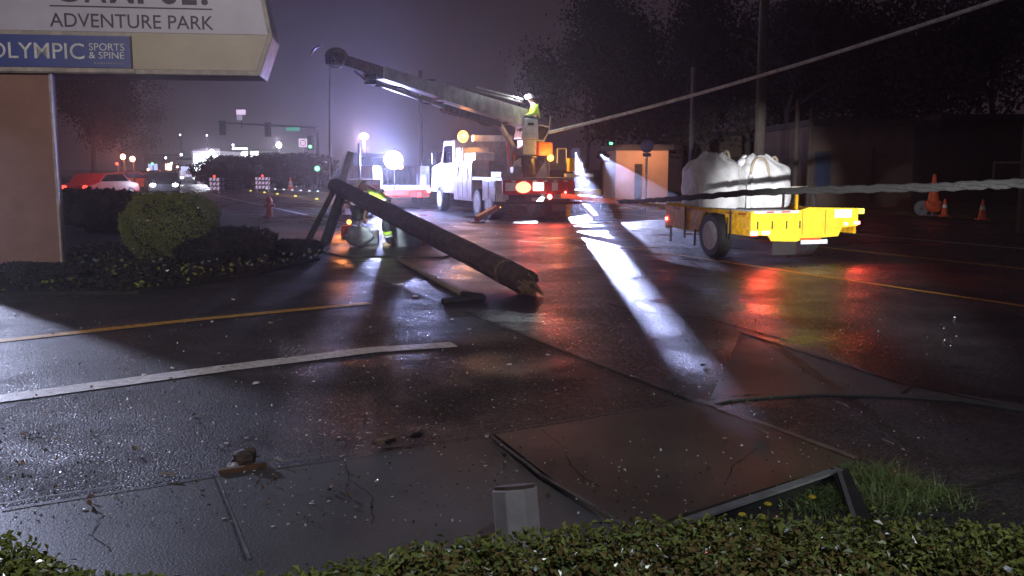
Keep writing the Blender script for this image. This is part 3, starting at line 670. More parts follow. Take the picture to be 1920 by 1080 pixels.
def bulk_bag(c, rx, ry, h, lab, tilt, seed):
    t = thing('bulk_bag', lab, 'bulk bag', c, TH, 'white bulk bags on the trailer')
    n = 48; V = []; Fc = []; rings = 26
    for i in range(rings):
        f = i / (rings - 1)
        if f < .62: s = 1 + .06 * math.sin(f / .62 * math.pi) - .03 * (f < .05); z = h * f / .62 * .68
        else:
            g = (f - .62) / .38; s = 1 - .66 * g ** 1.35; z = h * (.68 + .32 * g ** .85)
        for k in range(n):
            a = 2 * math.pi * k / n; sq = (abs(math.cos(a)) ** 4 + abs(math.sin(a)) ** 4) ** -.25
            wv = mnoise.noise(Vector((math.cos(a) * 2.4, math.sin(a) * 2.4, f * 5 + seed))) * (.06 + .45 * max(0, f - .55))
            fold = .10 * max(0, f - .58) * math.sin(a * 9 + seed + f * 4)
            rr = s * sq * (1 + wv + fold)
            V.append((rx * rr * math.cos(a) + tilt[0] * max(0, f - .6), ry * rr * math.sin(a) + tilt[1] * max(0, f - .6), z + wv * .25 * h + fold * .15))
    for i in range(rings - 1):
        for k in range(n): Fc.append((i * n + k, i * n + (k + 1) % n, (i + 1) * n + (k + 1) % n, (i + 1) * n + k))
    Fc.append(tuple(range(n))); Fc.append(tuple((rings - 1) * n + k for k in range(n)))
    MB().add(V, Fc).build('sack', M['bag'], t, smooth=True)
    return t
bz = .876
def lw(x, y, z): return Matrix.Translation(tr0) @ Matrix.Rotation(TH, 4, 'Z') @ Vector((x, y, z))
t1 = bulk_bag(lw(.62, 2.45, bz), .47, .50, 1.13, 'left white bulk bag with a tied lopsided top', (.25, .1), 1.3)
t2 = bulk_bag(lw(1.68, 2.35, bz), .53, .52, 1.08, 'right and bigger white bulk bag with tan lifting loops', (-.3, .0), 4.1)
def loop(t, a, b, hgt, r_=.028):
    a, b = Vector(a), Vector(b); pts_ = [a, a.lerp(b, .12) + Vector((0, 0, hgt * .7)), a.lerp(b, .5) + Vector((.02, 0, hgt)), a.lerp(b, .88) + Vector((0, 0, hgt * .7)), b]
    MB().tube(smooth_path(pts_, 5), r_, 8).build('lifting_loop', M['strap'], t, smooth=True)
loop(t1, (.15, -.1, .78), (.40, -.05, .84), .36); loop(t1, (-.25, .1, .72), (-.05, .2, .8), .22)
MB().tube([(-.49, -.47, 0), (-.49, -.47, .45), (-.42, -.42, .68)], .03).build('corner_strap', M['bag'], t1)
loop(t2, (-.48, -.45, .60), (-.2, -.25, .82), .3); loop(t2, (.12, -.2, .86), (.38, -.1, .84), .2); loop(t2, (-.1, -.52, .62), (-.2, -.2, .84), .28)
MB().ball((-.42, -.05, .93), (.11, .1, .1), 10).build('tied_neck', M['bag'], t2, smooth=True); MB().ball((-.05, -.1, .9), (.16, .14, .12), 10).build('tied_neck', M['bag'], t1, smooth=True)
MB().tube([(-.545, -.50, 0), (-.55, -.50, .5), (-.46, -.44, .68)], .045).build('corner_strap', M['bag'], t2)
mb = MB().box((.43, -.30, .40), (.98, -.25, .455)); mb.build('wood_batten', M['palewood'], t2)

for x_ in (.15, 2.1):
    lamp('trailer_tail_light', 'SPOT', tuple(lw(x_, -.16, .56)), 80, (1, .06, .04), .07, aim=tuple(lw(x_ + .15, -4, .0)), size=92, blend=.8)
# ================================================================ DIGGER DERRICK TRUCK
KH = R(20); K0 = Vector((.85, 29.6, 0))
tk = thing('digger_truck', 'white utility crane truck with raised boom and amber beacon', 'truck', K0, KH)
Kt = Matrix.Rotation(-KH, 4, 'Z') @ Matrix.Translation(-K0)
def K(px, py, Y): return Kt @ at(px, py, Y)
# chassis, deck, bodies
MB().box((-.55, .2, .62), (-.35, 8.6, .86)).box((.35, .2, .62), (.55, 8.6, .86)).build('chassis_rail', M['darkmetal'], tk)
MB().box((-1.25, 0, 1.30), (1.25, 5.2, 1.40)).build('deck', M['alu'], tk)
lb_ = MB().box((-1.25, .6, .62), (-.80, 2.0, 1.298), ch=.01).build('tool_locker', M['white'], tk)
MB().box((-1.262, .66, .70), (-1.252, 1.28, 1.02)).build('locker_door', M['white'], lb_); MB().box((-1.262, 1.34, .70), (-1.252, 1.94, 1.25)).build('locker_door', M['white'], lb_)
MB().box((-1.266, .70, 1.08), (-1.252, 1.26, 1.26)).build('locker_opening', M['darkmetal'], lb_)
lb_ = MB().box((-1.25, 3.1, .55), (-.80, 5.4, 1.95), ch=.01).build('tool_locker', M['white'], tk)
for k in range(4): MB().box((-1.27, 3.16 + k * .56, .62), (-1.252, 3.66 + k * .56, 1.88)).build('locker_door', M['white'], lb_)
lb_ = MB().box((.80, .6, .62), (1.25, 5.2, 1.298), ch=.01).build('tool_locker', M['white'], tk)
MB().box((-1.2, 4.4, 1.40), (-.2, 5.3, 2.45), ch=.03).build('storage_box', M['white'], tk); MB().box((-1.2, 2.9, 1.96), (-.5, 4.2, 2.25), ch=.03).build('storage_box', M['white'], tk)
MB().box((-1.0, .8, 1.40), (-.35, 1.8, 1.58), ch=.02).build('tray', M['steel'], tk)
MB().box((-.75, .3, 1.401), (-.45, .6, 1.75), ch=.02).build('control_box', M['plastic'], tk)
# cab
cabp = [(5.6, .75), (5.6, 2.75), (7.1, 2.75), (7.5, 1.95), (8.9, 1.75), (9.1, .75)]
cb_ = MB().prism(cabp, -1.15, 1.15, 'x').build('cab', M['white'], tk, bevel=.05)
MB().prism([(5.9, 1.9), (5.9, 2.55), (7.0, 2.55), (7.3, 1.9)], -1.162, -1.152, 'x').build('side_window', M['glass'], cb_)
MB().box((-.9, 5.588, 2.0), (.9, 5.598, 2.55)).build('rear_window', M['glass'], cb_)
mr = MB().tube([(-1.16, 7.2, 2.3), (-1.5, 7.25, 2.3), (-1.5, 7.25, 1.9)], .02, 6).build('mirror_arm', M['darkmetal'], cb_); MB().box((-1.6, 7.2, 1.85), (-1.42, 7.26, 2.3), ch=.01).build('mirror', M['plastic'], mr)
# wheels
for y in (1.35, 2.6):
    wheel(-1.0, y, .50, .5, tk, -1); wheel(1.0, y, .50, .5, tk, 1)
wheel(-1.05, 7.6, .5, .32, tk, -1); wheel(1.05, 7.6, .5, .32, tk, 1)
MB().box((-1.27, .62, .28), (-.75, .64, .85)).build('mud_flap', M['black'], tk); MB().box((.75, .62, .28), (1.27, .64, .85)).build('mud_flap', M['black'], tk)
# tail
tl_ = MB().box((-1.25, -.08, .86), (1.25, 0, 1.32), ch=.012).build('tail_panel', M['red'], tk)  # red light on the panel is put into its colour
for x, w2, e in ((-.95, .42, 'reflect'), (.55, .2, 'reflect')): MB().box((x - w2 / 2, -.092, .98), (x + w2 / 2, -.081, 1.24)).build('retro_panel', M[e], tl_)
MB().ball((-.55, -.10, 1.09), (.26, .05, .18), 12).build('lit_stop_lamp', E['warn'], tk)
MB().box((-.22, -.14, .98), (.14, -.085, 1.24), ch=.02).build('work_lamp', E['plate'], tk)
MB().ball((.36, -.10, .78), (.085, .05, .085), 10).build('tail_light', E['redhot'], tk); MB().ball((.92, -.08, .92), (.035, .04, .035), 8).build('tail_light', E['redhot'], tk); MB().ball((-1.22, .3, .45), (.04, .04, .04), 8).build('tail_light', E['amber'], tk)
MB().box((-.25, -.10, .62), (.15, -.06, .76)).build('number_plate', M['frame'], tk)
MB().box((-1.1, .0, .55), (1.1, .1, .7)).build('bumper', M['darkmetal'], tk)
# outriggers
a = K(935, 392, 29.5); b = K(893, 424, 28.6); b.z = .04
og = beam(a, b, .16, .16).build('outrigger', M['redrust'], tk); MB().box((b.x - .22, b.y - .2, .0), (b.x + .22, b.y + .2, .05)).build('foot_pad', M['darkmetal'], og)
a = K(1092, 386, 30.6); b = K(1118, 418, 29.2); b.z = .04
og = beam(a, b, .18, .16).build('outrigger', M['white'], tk); MB().box((b.x - .22, b.y - .2, .0), (b.x + .22, b.y + .2, .05)).build('foot_pad', M['darkmetal'], og)
MB().box((1.26, .1, .80), (2.3, .3, 1.0), ch=.01).build('outrigger_beam', M['yellow'], tk)
MB().box((1.0, -.05, .1), (1.12, .05, .62)).build('jack_leg', M['yellow'], tk)
# turret
T0 = K(988, 325, 31.0); zt0 = 1.40
MB().lathe([(.38, 0), (.38, .12), (.30, .16), (.27, .62), (.34, .66), (.34, .7)], 24, (T0.x, T0.y, zt0)).build('turntable', M['darkmetal'], tk, smooth=True)
def zat(py): return K(985, py, 31).z
tp = [(T0.x - .23, zat(290)), (T0.x + .23, zat(290)), (T0.x + .25, zat(262)), (T0.x - .25, zat(262))]
MB().prism(tp, T0.y - .25, T0.y + .3, 'y').build('turret_neck', M['white'], tk, bevel=.02)
tp = [(T0.x - .34, zat(261)), (T0.x + .27, zat(261)), (T0.x + .25, zat(225)), (T0.x - .20, zat(222))]
tt = MB().prism(tp, T0.y - .38, T0.y + .4, 'y').build('turret', M['white'], tk, bevel=.03)
MB().box((T0.x - .12, T0.y - .40, zat(236)), (T0.x + .1, T0.y - .382, zat(231))).build('badge', M['darkmetal'], tt)
MB().prism([(T0.x + .02, zt0 + .003), (T0.x + .45, zt0 + .003), (T0.x + .4, zt0 + .55)], T0.y - .75, T0.y - .7, 'y').build('gusset', M['white'], tk)
MB().prism([(T0.x - .7, zt0 + .003), (T0.x - .35, zt0 + .003), (T0.x - .40, zt0 + .65), (T0.x - .62, zt0 + .5)], T0.y - .5, T0.y - .4, 'y').build('gusset', M['white'], tk)
# boom: outer section, inner section, tip
def obeam(a, b, w0, h0, w1, h1):
    a, b = Vector(a), Vector(b); t = (b - a).normalized(); s = t.cross(Vector((0, 0, 1))).normalized(); u = s.cross(t).normalized()
    V = []
    for p, ww, hh in ((a, w0, h0), (b, w1, h1)):
        for sx, sz in ((-1, -1), (1, -1), (1, 1), (-1, 1)): V.append(p + s * ww / 2 * sx + u * hh / 2 * sz)
    return MB().add(V, [(0, 1, 2, 3), (4, 5, 6, 7), (0, 1, 5, 4), (1, 2, 6, 5), (2, 3, 7, 6), (3, 0, 4, 7)])
BA, BB = K(975, 221, 31), K(612, 104, 20.5)
def bt(t): return BA.lerp(BB, t)
bm1 = obeam(bt(-.02), bt(.52), .42, .60, .36, .44).build('boom_base', M['white'], tk, bevel=.015)
bm2 = obeam(bt(.50), bt(.80), .28, .36, .26, .30).build('boom_extension', M['white'], tk, bevel=.01)
bm3 = obeam(bt(.79), bt(.985), .20, .28, .2, .24).build('boom_tip', M['splinter'], tk, bevel=.01)
dn = Vector((0, 0, -1))
obeam(bt(.46) + dn * .38, bt(.86) + dn * .27, .10, .10, .08, .08).build('auger_rod', M['steel'], tk)
ag = obeam(bt(.16) + dn * .42, bt(.50) + dn * .40, .20, .18, .2, .18).build('auger_carrier', M['darkmetal'], tk)
mb = MB()
for k in range(7):
    p = bt(.30 + k * .032) + dn * .42; mb.ball(p, (.14, .14, .12), 6)
mb.build('hydraulic_fittings', M['splinter'], tk)
MB().tube(smooth_path([bt(.1) + dn * .3, bt(.25) + dn * .55, bt(.36) + dn * .36], 6), .04, 7).build('hose', M['black'], tk)
MB().tube([bt(-.01) + Vector((0, 0, .55)), bt(.40) + Vector((0, 0, .34))], .035, 8).build('fibre_jib', M['frame'], tk)
MB().tube([bt(-.01) + Vector((.05, 0, .62)), bt(.3) + Vector((0, 0, .50))], .03, 8).build('jib_rail', M['reflect'], tk)
cyl = K(968, 285, 31.2); MB().tube([cyl, bt(.17) + dn * .3], [.10, .085], 10).build('lift_cylinder', M['white'], tk); 
e0 = bt(.965)
hd = MB().ball(e0 + Vector((0, 0, .05)), (.26, .26, .20), 8).build('boom_head', M['splinter'], tk)
def kp(px, py): return K(px, py, 20.5)
MB().tube(smooth_path([kp(604, 85), kp(594, 88), kp(586, 95), kp(582, 103)], 5), .025, 7).build('pole_claw', M['steel'], hd, smooth=True)
MB().tube(smooth_path([kp(645, 112), kp(640, 124), kp(627, 127), kp(612, 118)], 5), .02, 7).build('pole_claw', M['steel'], hd, smooth=True)
MB().lathe([(.10, -.05), (.13, -.04), (.11, 0), (.13, .04), (.10, .05)], 16, kp(615, 110), 'x').build('sheave', M['darkmetal'], hd)
# platform rail and seat
for a_, b_ in (((1032, 217), (1030, 245)), ((1030, 245), (1018, 265)), ((1000, 232), (1030, 238)), ((1000, 262), (1020, 264))):
    MB().tube([K(*a_, 30.9), K(*b_, 30.9)], .028, 7).build('guard_rail', M['frame'], tk)
MB().box((-.3, -.3, 0), (.3, .25, .12), ch=.03).build('seat', M['black'], tk, loc=K(985, 220, 31.2))
MB().box((-.22, -.2, 0), (.22, .2, .5), ch=.03).build('winch', M['darkmetal'], tk, loc=K(1008, 262, 31.2) - Vector((0, 0, .1)))
# stowed bar, right side gear, beacons
MB().box((0, -.12, -.11), (1.5, .12, .11), ch=.02).build('stowed_boom_rest', M['white'], tk, loc=K(886, 259, 33))
MB().tube([K(960, 262, 31.5), K(968, 322, 31.5)], .04).tube([K(948, 250, 31.6), K(958, 322, 31.6)], .035).build('hose_mast', M['orange'], tk)
MB().box((-.25, -.2, 0), (.25, .2, .45), ch=.03).build('hydraulic_tank', M['orange'], tk, loc=K(1019, 292, 31.3))  # orange light on the box is put into its colour
MB().tube([K(1045, 306, 31.5), K(1045, 279, 31.5), K(1062, 279, 31.5), K(1062, 306, 31.5)], .025, 6).build('lamp_guard', M['frame'], tk)
MB().box((-.1, -.1, 0), (.1, .1, .45), ch=.02).build('fuel_can', M['yellow'], tk, loc=K(1070, 322, 31)); MB().box((-.5, -.1, 0), (.5, .1, .12), ch=.02).build('tool_shelf', M['white'], tk, loc=K(1085, 332, 31))
MB().tube([K(858, 330, 33), K(868, 262, 33)], [.03, .02], 6).build('beacon_mast', M['steel'], tk)
pbz = K(868, 256, 33); MB().ball(pbz, (.19, .19, .21), 12).build('beacon', E['amber'], tk); pb2 = K(1032, 296, 31); MB().ball(pb2, (.11, .11, .11), 10).build('beacon', E['amber'], tk)
MB().ball(K(834, 333, 33), (.05, .05, .06), 8).build('beacon', E['amber'], tk)
Kw = Matrix.Translation(K0) @ Matrix.Rotation(KH, 4, 'Z')
lamp('amber_beacon_light', 'POINT', Kw @ (pbz + Vector((0, -.25, .05))), 170, (1, .36, .06), .12)
lamp('amber_beacon_light', 'POINT', Kw @ (pb2 + Vector((0, -.2, .05))), 55, (1, .5, .1), .1)
lamp('tail_lamp_light', 'SPOT', Kw @ Vector((-.4, -.3, 1.05)), 110, (1, .06, .05), .12, aim=Kw @ Vector((-.6, -9, .0)), size=110, blend=.6)
lamp('tail_lamp_light', 'SPOT', Kw @ Vector((.5, -.3, .9)), 80, (1, .06, .05), .1, aim=Kw @ Vector((1.2, -8, .0)), size=90, blend=.6)

# clutter on the truck: hoses, straps, stripes, ladder, vents
for k, (x_, y_) in enumerate(((-.2, .5), (.1, .9), (.55, 1.3))):
    MB().tube(smooth_path([Vector((x_, y_, 1.41)), Vector((x_ + .1, y_ + .2, 1.75 + .1 * k)), Vector((x_ - .15, y_ + .7, 1.95)), Vector((T0.x - .1 + .1 * k, T0.y - .2, zt0 + .7))], 6), .022, 6).build('hose', M['black'], tk)
MB().box((-1.268, 3.14, 1.20), (-1.263, 5.36, 1.28)).build('side_stripe', M['orange'], tk)
MB().box((-1.0, -.085, .885), (1.2, -.0815, .925)).build('reflective_tape', M['red'], tl_)
for k in range(6): MB().box((-.95 + k * .36, -.086, 1.27), (-.80 + k * .36, -.0815, 1.305)).build('reflective_tape', M['reflect'], tl_)
ld_ = MB().tube([(1.28, 2.2, .9), (1.28, 2.2, 2.3)], .02, 6).tube([(1.28, 2.6, .9), (1.28, 2.6, 2.3)], .02, 6)
for k in range(5): ld_.tube([(1.28, 2.2, 1.0 + .28 * k), (1.28, 2.6, 1.0 + .28 * k)], .015, 6)
ld_.build('ladder', M['alu'], tk)
MB().box((-.9, 5.55, .7), (.9, 5.58, 2.9)).build('headboard', M['alu'], tk)
for k in range(5): MB().tube([bt(.06 + .09 * k) + Vector((0, -.24, -.26)), bt(.06 + .09 * k) + Vector((0, -.24, .24))], .018, 5).build('boom_rib', M['steel'], bm1)
MB().tube(smooth_path([bt(.5) + dn * .25, bt(.6) + dn * .42, bt(.7) + dn * .2, bt(.82) + dn * .34, bt(.9) + dn * .15], 6), .02, 6).build('hose', M['black'], tk)
MB().lathe([(.14, -.12), (.14, .12)], 14, bt(.84) + Vector((0, 0, -.22)), 'x').build('auger_motor', M['darkmetal'], tk)
# added lamps; their plates cut the light patches on the road to shape
def flood(name, S, quad, energy, color, label, rad=.0007, d=.10, size=100):
    """added lamp at S, with plates leaving an opening whose beam covers the given ground quad"""
    S = Vector(S); Q = [Vector(q) for q in quad]; c = sum(Q, Vector()) / len(Q)
    ax = Vector((0, 0, 0))
    for q in Q: ax += (q - S).normalized()
    ax.normalize(); P = []
    for q in Q: v = (q - S); P.append(v * (d / v.dot(ax)))
    t = thing(name, label, 'work light', S)
    ce = sum(P, Vector()) / len(P)
    for i in range(len(P)):
        a, b = P[i], P[(i + 1) % len(P)]; e = (b - a).normalized(); out = e.cross(ax).normalized()
        if out.dot((a + b) / 2 - ce) < 0: out = -out
        a2, b2 = a - e * .16, b + e * .16; kk = 1 + .004 * i / d
        V = [a2 * kk, b2 * kk, (b2 + out * .13) * kk, (a2 + out * .13) * kk]; V += [v * 1.015 for v in V]
        MB().add(V, [(0, 1, 2, 3), (4, 5, 6, 7), (0, 1, 5, 4), (1, 2, 6, 5), (2, 3, 7, 6), (3, 0, 4, 7)]).build('beam_plate', M['darkmetal'], t)
    lamp('added_lamp_beam', 'SPOT', S, energy, color, rad, aim=S + ax, size=size, blend=.2)
    return t

SA = at(1079, 285, 34)
flood('added_lamp', SA, [gp(1066, 408), gp(1330, 756), gp(1384, 756), gp(1112, 400)], 60000, (.50, .56, 1), 'small added mast lamp at the right flank of the crane truck shaping the lit strip')
SB = at(1128, 290, 37)
flood('added_lamp', SB, [gp(1165, 418), gp(1535, 745), gp(1800, 752), gp(1640, 560), gp(1330, 402)], 12000, (.52, .58, 1), 'right added mast lamp aimed across the road past the trailer')
for S_, l_ in ((SA, 'left added thin mast behind the crane truck holding an added lamp'), (SB, 'right added thin mast behind the crane truck holding an added lamp')):
    tag(MB().tube([(0, 0, 0), (0, 0, S_.z - .02)], .03, 8).build('lamp_mast', M['darkmetal'], None, loc=(S_.x, S_.y + .1, 0)), l_, 'mast')
SCc = Kw @ Vector((.15, -.2, .88))
flood('added_lamp', SCc, [gp(968, 402), gp(944, 464), gp(1013, 466), gp(1006, 402)], 2600, (.85, .88, 1), 'low added lamp under the tail of the crane truck')  # added lamp for the bright ground patch below the tail

# ================================================================ WORKERS
def person(name, label, loc, rz, J, parts, face=True):
    """J: skeleton of joints; parts: list of (part name, joint keys, edges, extra radius, material)"""
    t = thing(name, label, 'person', loc, rz)
    E_ = [('pelvis', 'waist'), ('waist', 'chest'), ('chest', 'neck'), ('neck', 'head'), ('head', 'crown')]
    for s in 'lr':
        E_ += [('pelvis', 'hip' + s), ('hip' + s, 'knee' + s), ('knee' + s, 'ankle' + s), ('ankle' + s, 'toe' + s), ('chest', 'sh' + s), ('sh' + s, 'el' + s), ('el' + s, 'wr' + s), ('wr' + s, 'palm' + s)]
    body = skin('body', J, E_, M['skin'], t)
    for nm, keys, ex, m in parts:
        ed_ = [e for e in E_ if e[0] in keys and e[1] in keys]
        if nm == 'boot':
            pass
        JJ = {k: (*J[k][:3], J[k][3] + ex) for k in keys}
        skin(nm, JJ, ed_, m, t)
    for s in 'lr':       # five fingers per hand
        p = Vector(J['palm' + s][:3]); d = (p - Vector(J['wr' + s][:3])).normalized(); sd = d.cross(Vector((0, 1, .1))).normalized()
        for i, L in enumerate((.075, .085, .08, .065)):
            b = p + sd * (.03 - .02 * i) + d * .02; n_ = sd.cross(d)
            MB().tube([b, b + d * L * .5, b + d * L * .85 + n_ * .02], [.009, .009, .007], 6).build('finger', M['skin'], t, smooth=True)
        b = p + sd * .035 - d * .02; MB().tube([b, b + sd * .03 + d * .03, b + sd * .035 + d * .06], [.011, .010, .008], 6).build('thumb', M['skin'], t, smooth=True)
    return t
def helmet(t, c, m, up=Vector((0, 0, 1)), lampdir=None):
    q = up.to_track_quat('Z', 'Y').to_matrix().to_4x4(); mb = MB()
    mb.lathe([(.155, -.01), (.150, .0), (.135, .01), (.128, .06), (.10, .115), (.05, .14), (.005, .145)], 18)
    mb.v = [tuple(q @ Vector(v) + Vector(c)) for v in mb.v]; h = mb.build('helmet', m, t, smooth=True)
    if lampdir is not None: MB().ball(Vector(c) + lampdir * .16 + Vector((0, 0, .04)), .045, 8).build('head_torch', E['headlamp'], h)
# worker bending beyond the pole; local +x = bending direction
wp = gp(712, 466)
J = dict(pelvis=(0, 0, .86, .13), waist=(-.08, 0, 1.06, .13), chest=(-.26, 0, 1.24, .15), neck=(-.42, 0, 1.30, .065), head=(-.52, 0, 1.30, .095), crown=(-.61, 0, 1.30, .07),
  hipl=(.02, .10, .80, .10), hipr=(.02, -.10, .80, .10), kneel=(-.08, .16, .46, .07), kneer=(.06, -.16, .46, .07), anklel=(.02, .17, .09, .05), ankler=(.14, -.18, .09, .05), toel=(-.15, .19, .05, .045), toer=(-.04, -.2, .05, .045),
  shl=(-.28, .18, 1.20, .07), shr=(-.28, -.18, 1.20, .07), ell=(-.42, .24, .92, .048), elr=(-.34, -.24, .92, .048), wrl=(-.50, .14, .68, .034), wrr=(-.44, -.14, .68, .034), palml=(-.50, .11, .61, .036), palmr=(-.45, -.11, .61, .036))
wt = person('person', 'worker in a yellow-green hi-vis jacket bending behind the fallen pole', (wp.x + .15, wp.y, 0), R(-8), J, [
  ('hi_vis_jacket', ['pelvis', 'waist', 'chest', 'shl', 'shr', 'ell', 'elr'], .02, M['hivis']),
  ('trousers', ['pelvis', 'hipl', 'hipr', 'kneel', 'kneer', 'anklel', 'ankler'], .015, M['trouser']),
  ('boot', ['anklel', 'toel'], .014, M['tan']), ('boot', ['ankler', 'toer'], .014, M['tan'])])
helmet(wt, (-.56, 0, 1.33), M['helmet'], Vector((-.8, 0, .6)))
for s_, k1, k2 in (('l', 'kneel', 'anklel'), ('r', 'kneer', 'ankler')):
    a, b = Vector(J[k1][:3]), Vector(J[k2][:3]); MB().tube([a.lerp(b, .25), a.lerp(b, .42)], .083, 12).build('reflective_band', M['hivis'], wt); MB().tube([a.lerp(b, .46), a.lerp(b, .56)], .08, 12).build('reflective_band', M['reflect'], wt)
for t_ in (.25, .7):
    a, b = Vector(J['pelvis'][:3]), Vector(J['chest'][:3]); MB().tube([a.lerp(b, t_), a.lerp(b, t_ + .12)], .19, 14).build('reflective_band', M['reflect'], wt)
# operator sitting on the turret, leaning over the controls; local -x = towards the boom
op = Kw @ K(1001, 226, 31.0)
J = dict(pelvis=(.10, 0, .02, .13), waist=(.10, 0, .22, .125), chest=(.02, 0, .46, .15), neck=(-.08, 0, .60, .06), head=(-.13, 0, .70, .095), crown=(-.15, 0, .79, .08),
  hipl=(.02, .10, .0, .10), hipr=(.02, -.10, .0, .10), kneel=(-.34, .14, .10, .075), kneer=(-.34, -.14, .08, .075), anklel=(-.40, .14, -.30, .05), ankler=(-.40, -.14, -.30, .05), toel=(-.56, .15, -.34, .045), toer=(-.56, -.15, -.34, .045),
  shl=(.02, .19, .46, .07), shr=(.02, -.19, .46, .07), ell=(-.08, .26, .22, .05), elr=(-.06, -.27, .22, .05), wrl=(-.32, .18, .16, .034), wrr=(-.30, -.18, .17, .034), palml=(-.39, .16, .15, .036), palmr=(-.38, -.16, .16, .036))
ot = person('person', 'operator in bright hi-vis jacket with a glowing head torch seated on the crane turret', op, R(12), J, [
  ('hi_vis_jacket', ['pelvis', 'waist', 'chest', 'shl', 'shr', 'ell', 'elr', 'wrl', 'wrr'], .02, M['hivis']),
  ('trousers', ['pelvis', 'hipl', 'hipr', 'kneel', 'kneer', 'anklel', 'ankler'], .015, M['trouser']),
  ('boot', ['anklel', 'toel'], .014, M['tan']), ('boot', ['ankler', 'toer'], .014, M['tan'])])
helmet(ot, (-.14, 0, .74), M['helmet'], Vector((-.2, 0, 1)), Vector((-1, -.3, 0)).normalized())
lamp('head_torch_light', 'POINT', op + Vector((-.45, -.25, .85)), 80, (.85, .9, 1), .05)
lamp('head_torch_light', 'POINT', op + Vector((.3, -1.2, .9)), 25, (.8, .9, .9), .05)

# things round the bending worker
def crumple(name, c, r, m, label, cat):
    mb = MB().ball((0, 0, r[2]), r, 14); V = []
    for v in mb.v: d = mnoise.noise(Vector(v) * 7 + Vector(c)) * .5; V.append((v[0] * (1 + d), v[1] * (1 + d), max(0, v[2] * (1 + d))))
    mb.v = V; o = mb.build(name, m, smooth=True); o.location = c; return tag(o, label, cat)
p = gp(672, 465); crumple('tool_sack', (p.x, p.y, .03), (.27, .2, .19), M['plastic'], 'grey tool sack on the ground left of the bending worker', 'sack')
p = gp(682, 462); o = MB().box((-.16, -.12, 0), (.16, .12, .30), ch=.03).build('tool_tray', M['plastic']); o.location = (p.x + .12, p.y + .35, .03); tag(o, 'grey tray standing behind the tool sack', 'tray')
ca = thing('coat_on_stake', 'greenish grey cloth draped over a short stake left of the bending worker', 'cloth', (at(672, 430, 20).x, 20.0, 0))
crumple('cloth', (0, 0, .55), (.16, .12, .18), M['jeans'], '', ''); c_ = [o for o in bpy.data.objects if o.name.startswith('cloth')][-1]; c_.parent = ca; del c_['label']; del c_['category']
MB().tube([(0, 0, 0), (0, 0, .8)], .025, 8).build('stake', M['palewood'], ca)
p = gp(757, 466); o = MB().prism([(-.30, 0), (.34, 0), (.34, .36), (-.30, .62)], -.2, .2, 'y').build('cable_cabinet', M['plastic'], bevel=.01); o.location = (p.x, p.y + .3, .03); tag(o, 'grey sloped metal box under the fallen pole right of the worker', 'box')
p = gp(786, 462); o = MB().box((-.12, -.1, 0), (.12, .1, .38), ch=.02).build('fuel_can', M['red']); o.location = (p.x, p.y + .4, .03); tag(o, 'small red can beside the grey sloped box', 'can')
p = gp(800, 462); o = beam((p.x - .1, p.y, .04), (p.x + .55, p.y - .5, .04), .07, .05).build('plank', M['palewood']); tag(o, 'short pale plank lying right of the red can', 'plank')
# orange glowing mat / traffic cone on its side behind the timbers
def cone(loc, label, h=.75, rot=None, collars=1, m=None, group='traffic cones'):
    t = thing('traffic_cone', label, 'traffic cone', loc, 0, group)
    MB().lathe([(.15 * h / .75, .03), (.035 * h / .75, h), (.02, h)], 20).build('cone_body', m or M['orange'], t, smooth=True)
    MB().box((-.19 * h / .75, -.19 * h / .75, 0), (.19 * h / .75, .19 * h / .75, .035), ch=.01).build('cone_base', m or M['orange'], t)
    for k in range(collars):
        z0, z1 = ((.50, .68), (.28, .40))[k]; r0 = (.15 - (.115) * (z0 - .04) / .96) * h / .75 + .004; r1 = (.15 - (.115) * (z1 - .04) / .96) * h / .75 + .004
        MB().lathe([(r0, z0 * h), (r1, z1 * h)], 20).build('reflective_collar', M['reflect'], t, smooth=True)
    if rot: t.rotation_euler = rot
    return t
p = gp(648, 446); cone((p.x, p.y, .13), 'orange cone lying on its side behind the timber props', .7, (R(90), 0, R(60)), 0)
lamp('orange_warning_light', 'POINT', (gp(640, 438).x, gp(640, 438).y, .7), 60, (1, .30, .08), .1)
wl = thing('warning_lamp', 'small orange warning lamp behind the timber props', 'lamp', (gp(655, 436).x, gp(655, 436).y, 0)); MB().lathe([(.06, 0), (.06, .2), (.03, .22)], 12).build('battery_case', M['orange'], wl); MB().ball((0, 0, .28), .06, 8).build('lens', E['amber'], wl)
p = gp(720, 466); lamp('added_fill_light', 'SPOT', (p.x - .1, p.y - .8, 1.5), 200, (.8, .95, .95), .05, aim=(p.x - .25, p.y + .2, .2), size=50)  # added fill beside the bending worker, no torch modelled

# ================================================================ SECOND TRUCK AND ITS WORK LIGHT
H2 = R(21); S0 = Vector((at(755, 380, 38).x, 38.0, 0))
t2k = thing('service_truck', 'service truck with red tail lights in the glare behind the fallen pole', 'truck', S0, H2)
MB().box((-1.2, 0, .8), (1.2, 5.0, 1.0)).build('bed', M['white'], t2k, bevel=.02)
MB().box((-1.2, .1, 1.001), (-.8, 4.9, 1.8), ch=.02).build('tool_locker', M['white'], t2k); MB().box((.8, .1, 1.001), (1.2, 4.9, 1.8), ch=.02).build('tool_locker', M['white'], t2k)
c2_ = MB().prism([(5.1, .6), (5.1, 2.4), (6.5, 2.4), (7.0, 1.6), (8.2, 1.5), (8.3, .6)], -1.05, 1.05, 'x').build('cab', M['white'], t2k, bevel=.05)
MB().box((-.8, 5.09, 1.7), (.8, 5.097, 2.2)).build('rear_window', M['glass'], c2_)
for x in (-1.0, 1.0):
    for y in (1.4, 6.9): wheel(x, y, .45, .3, t2k, -1 if x < 0 else 1)
MB().box((-1.15, -.05, .5), (1.15, .0, .8)).build('tail_panel', M['redrust'], t2k)
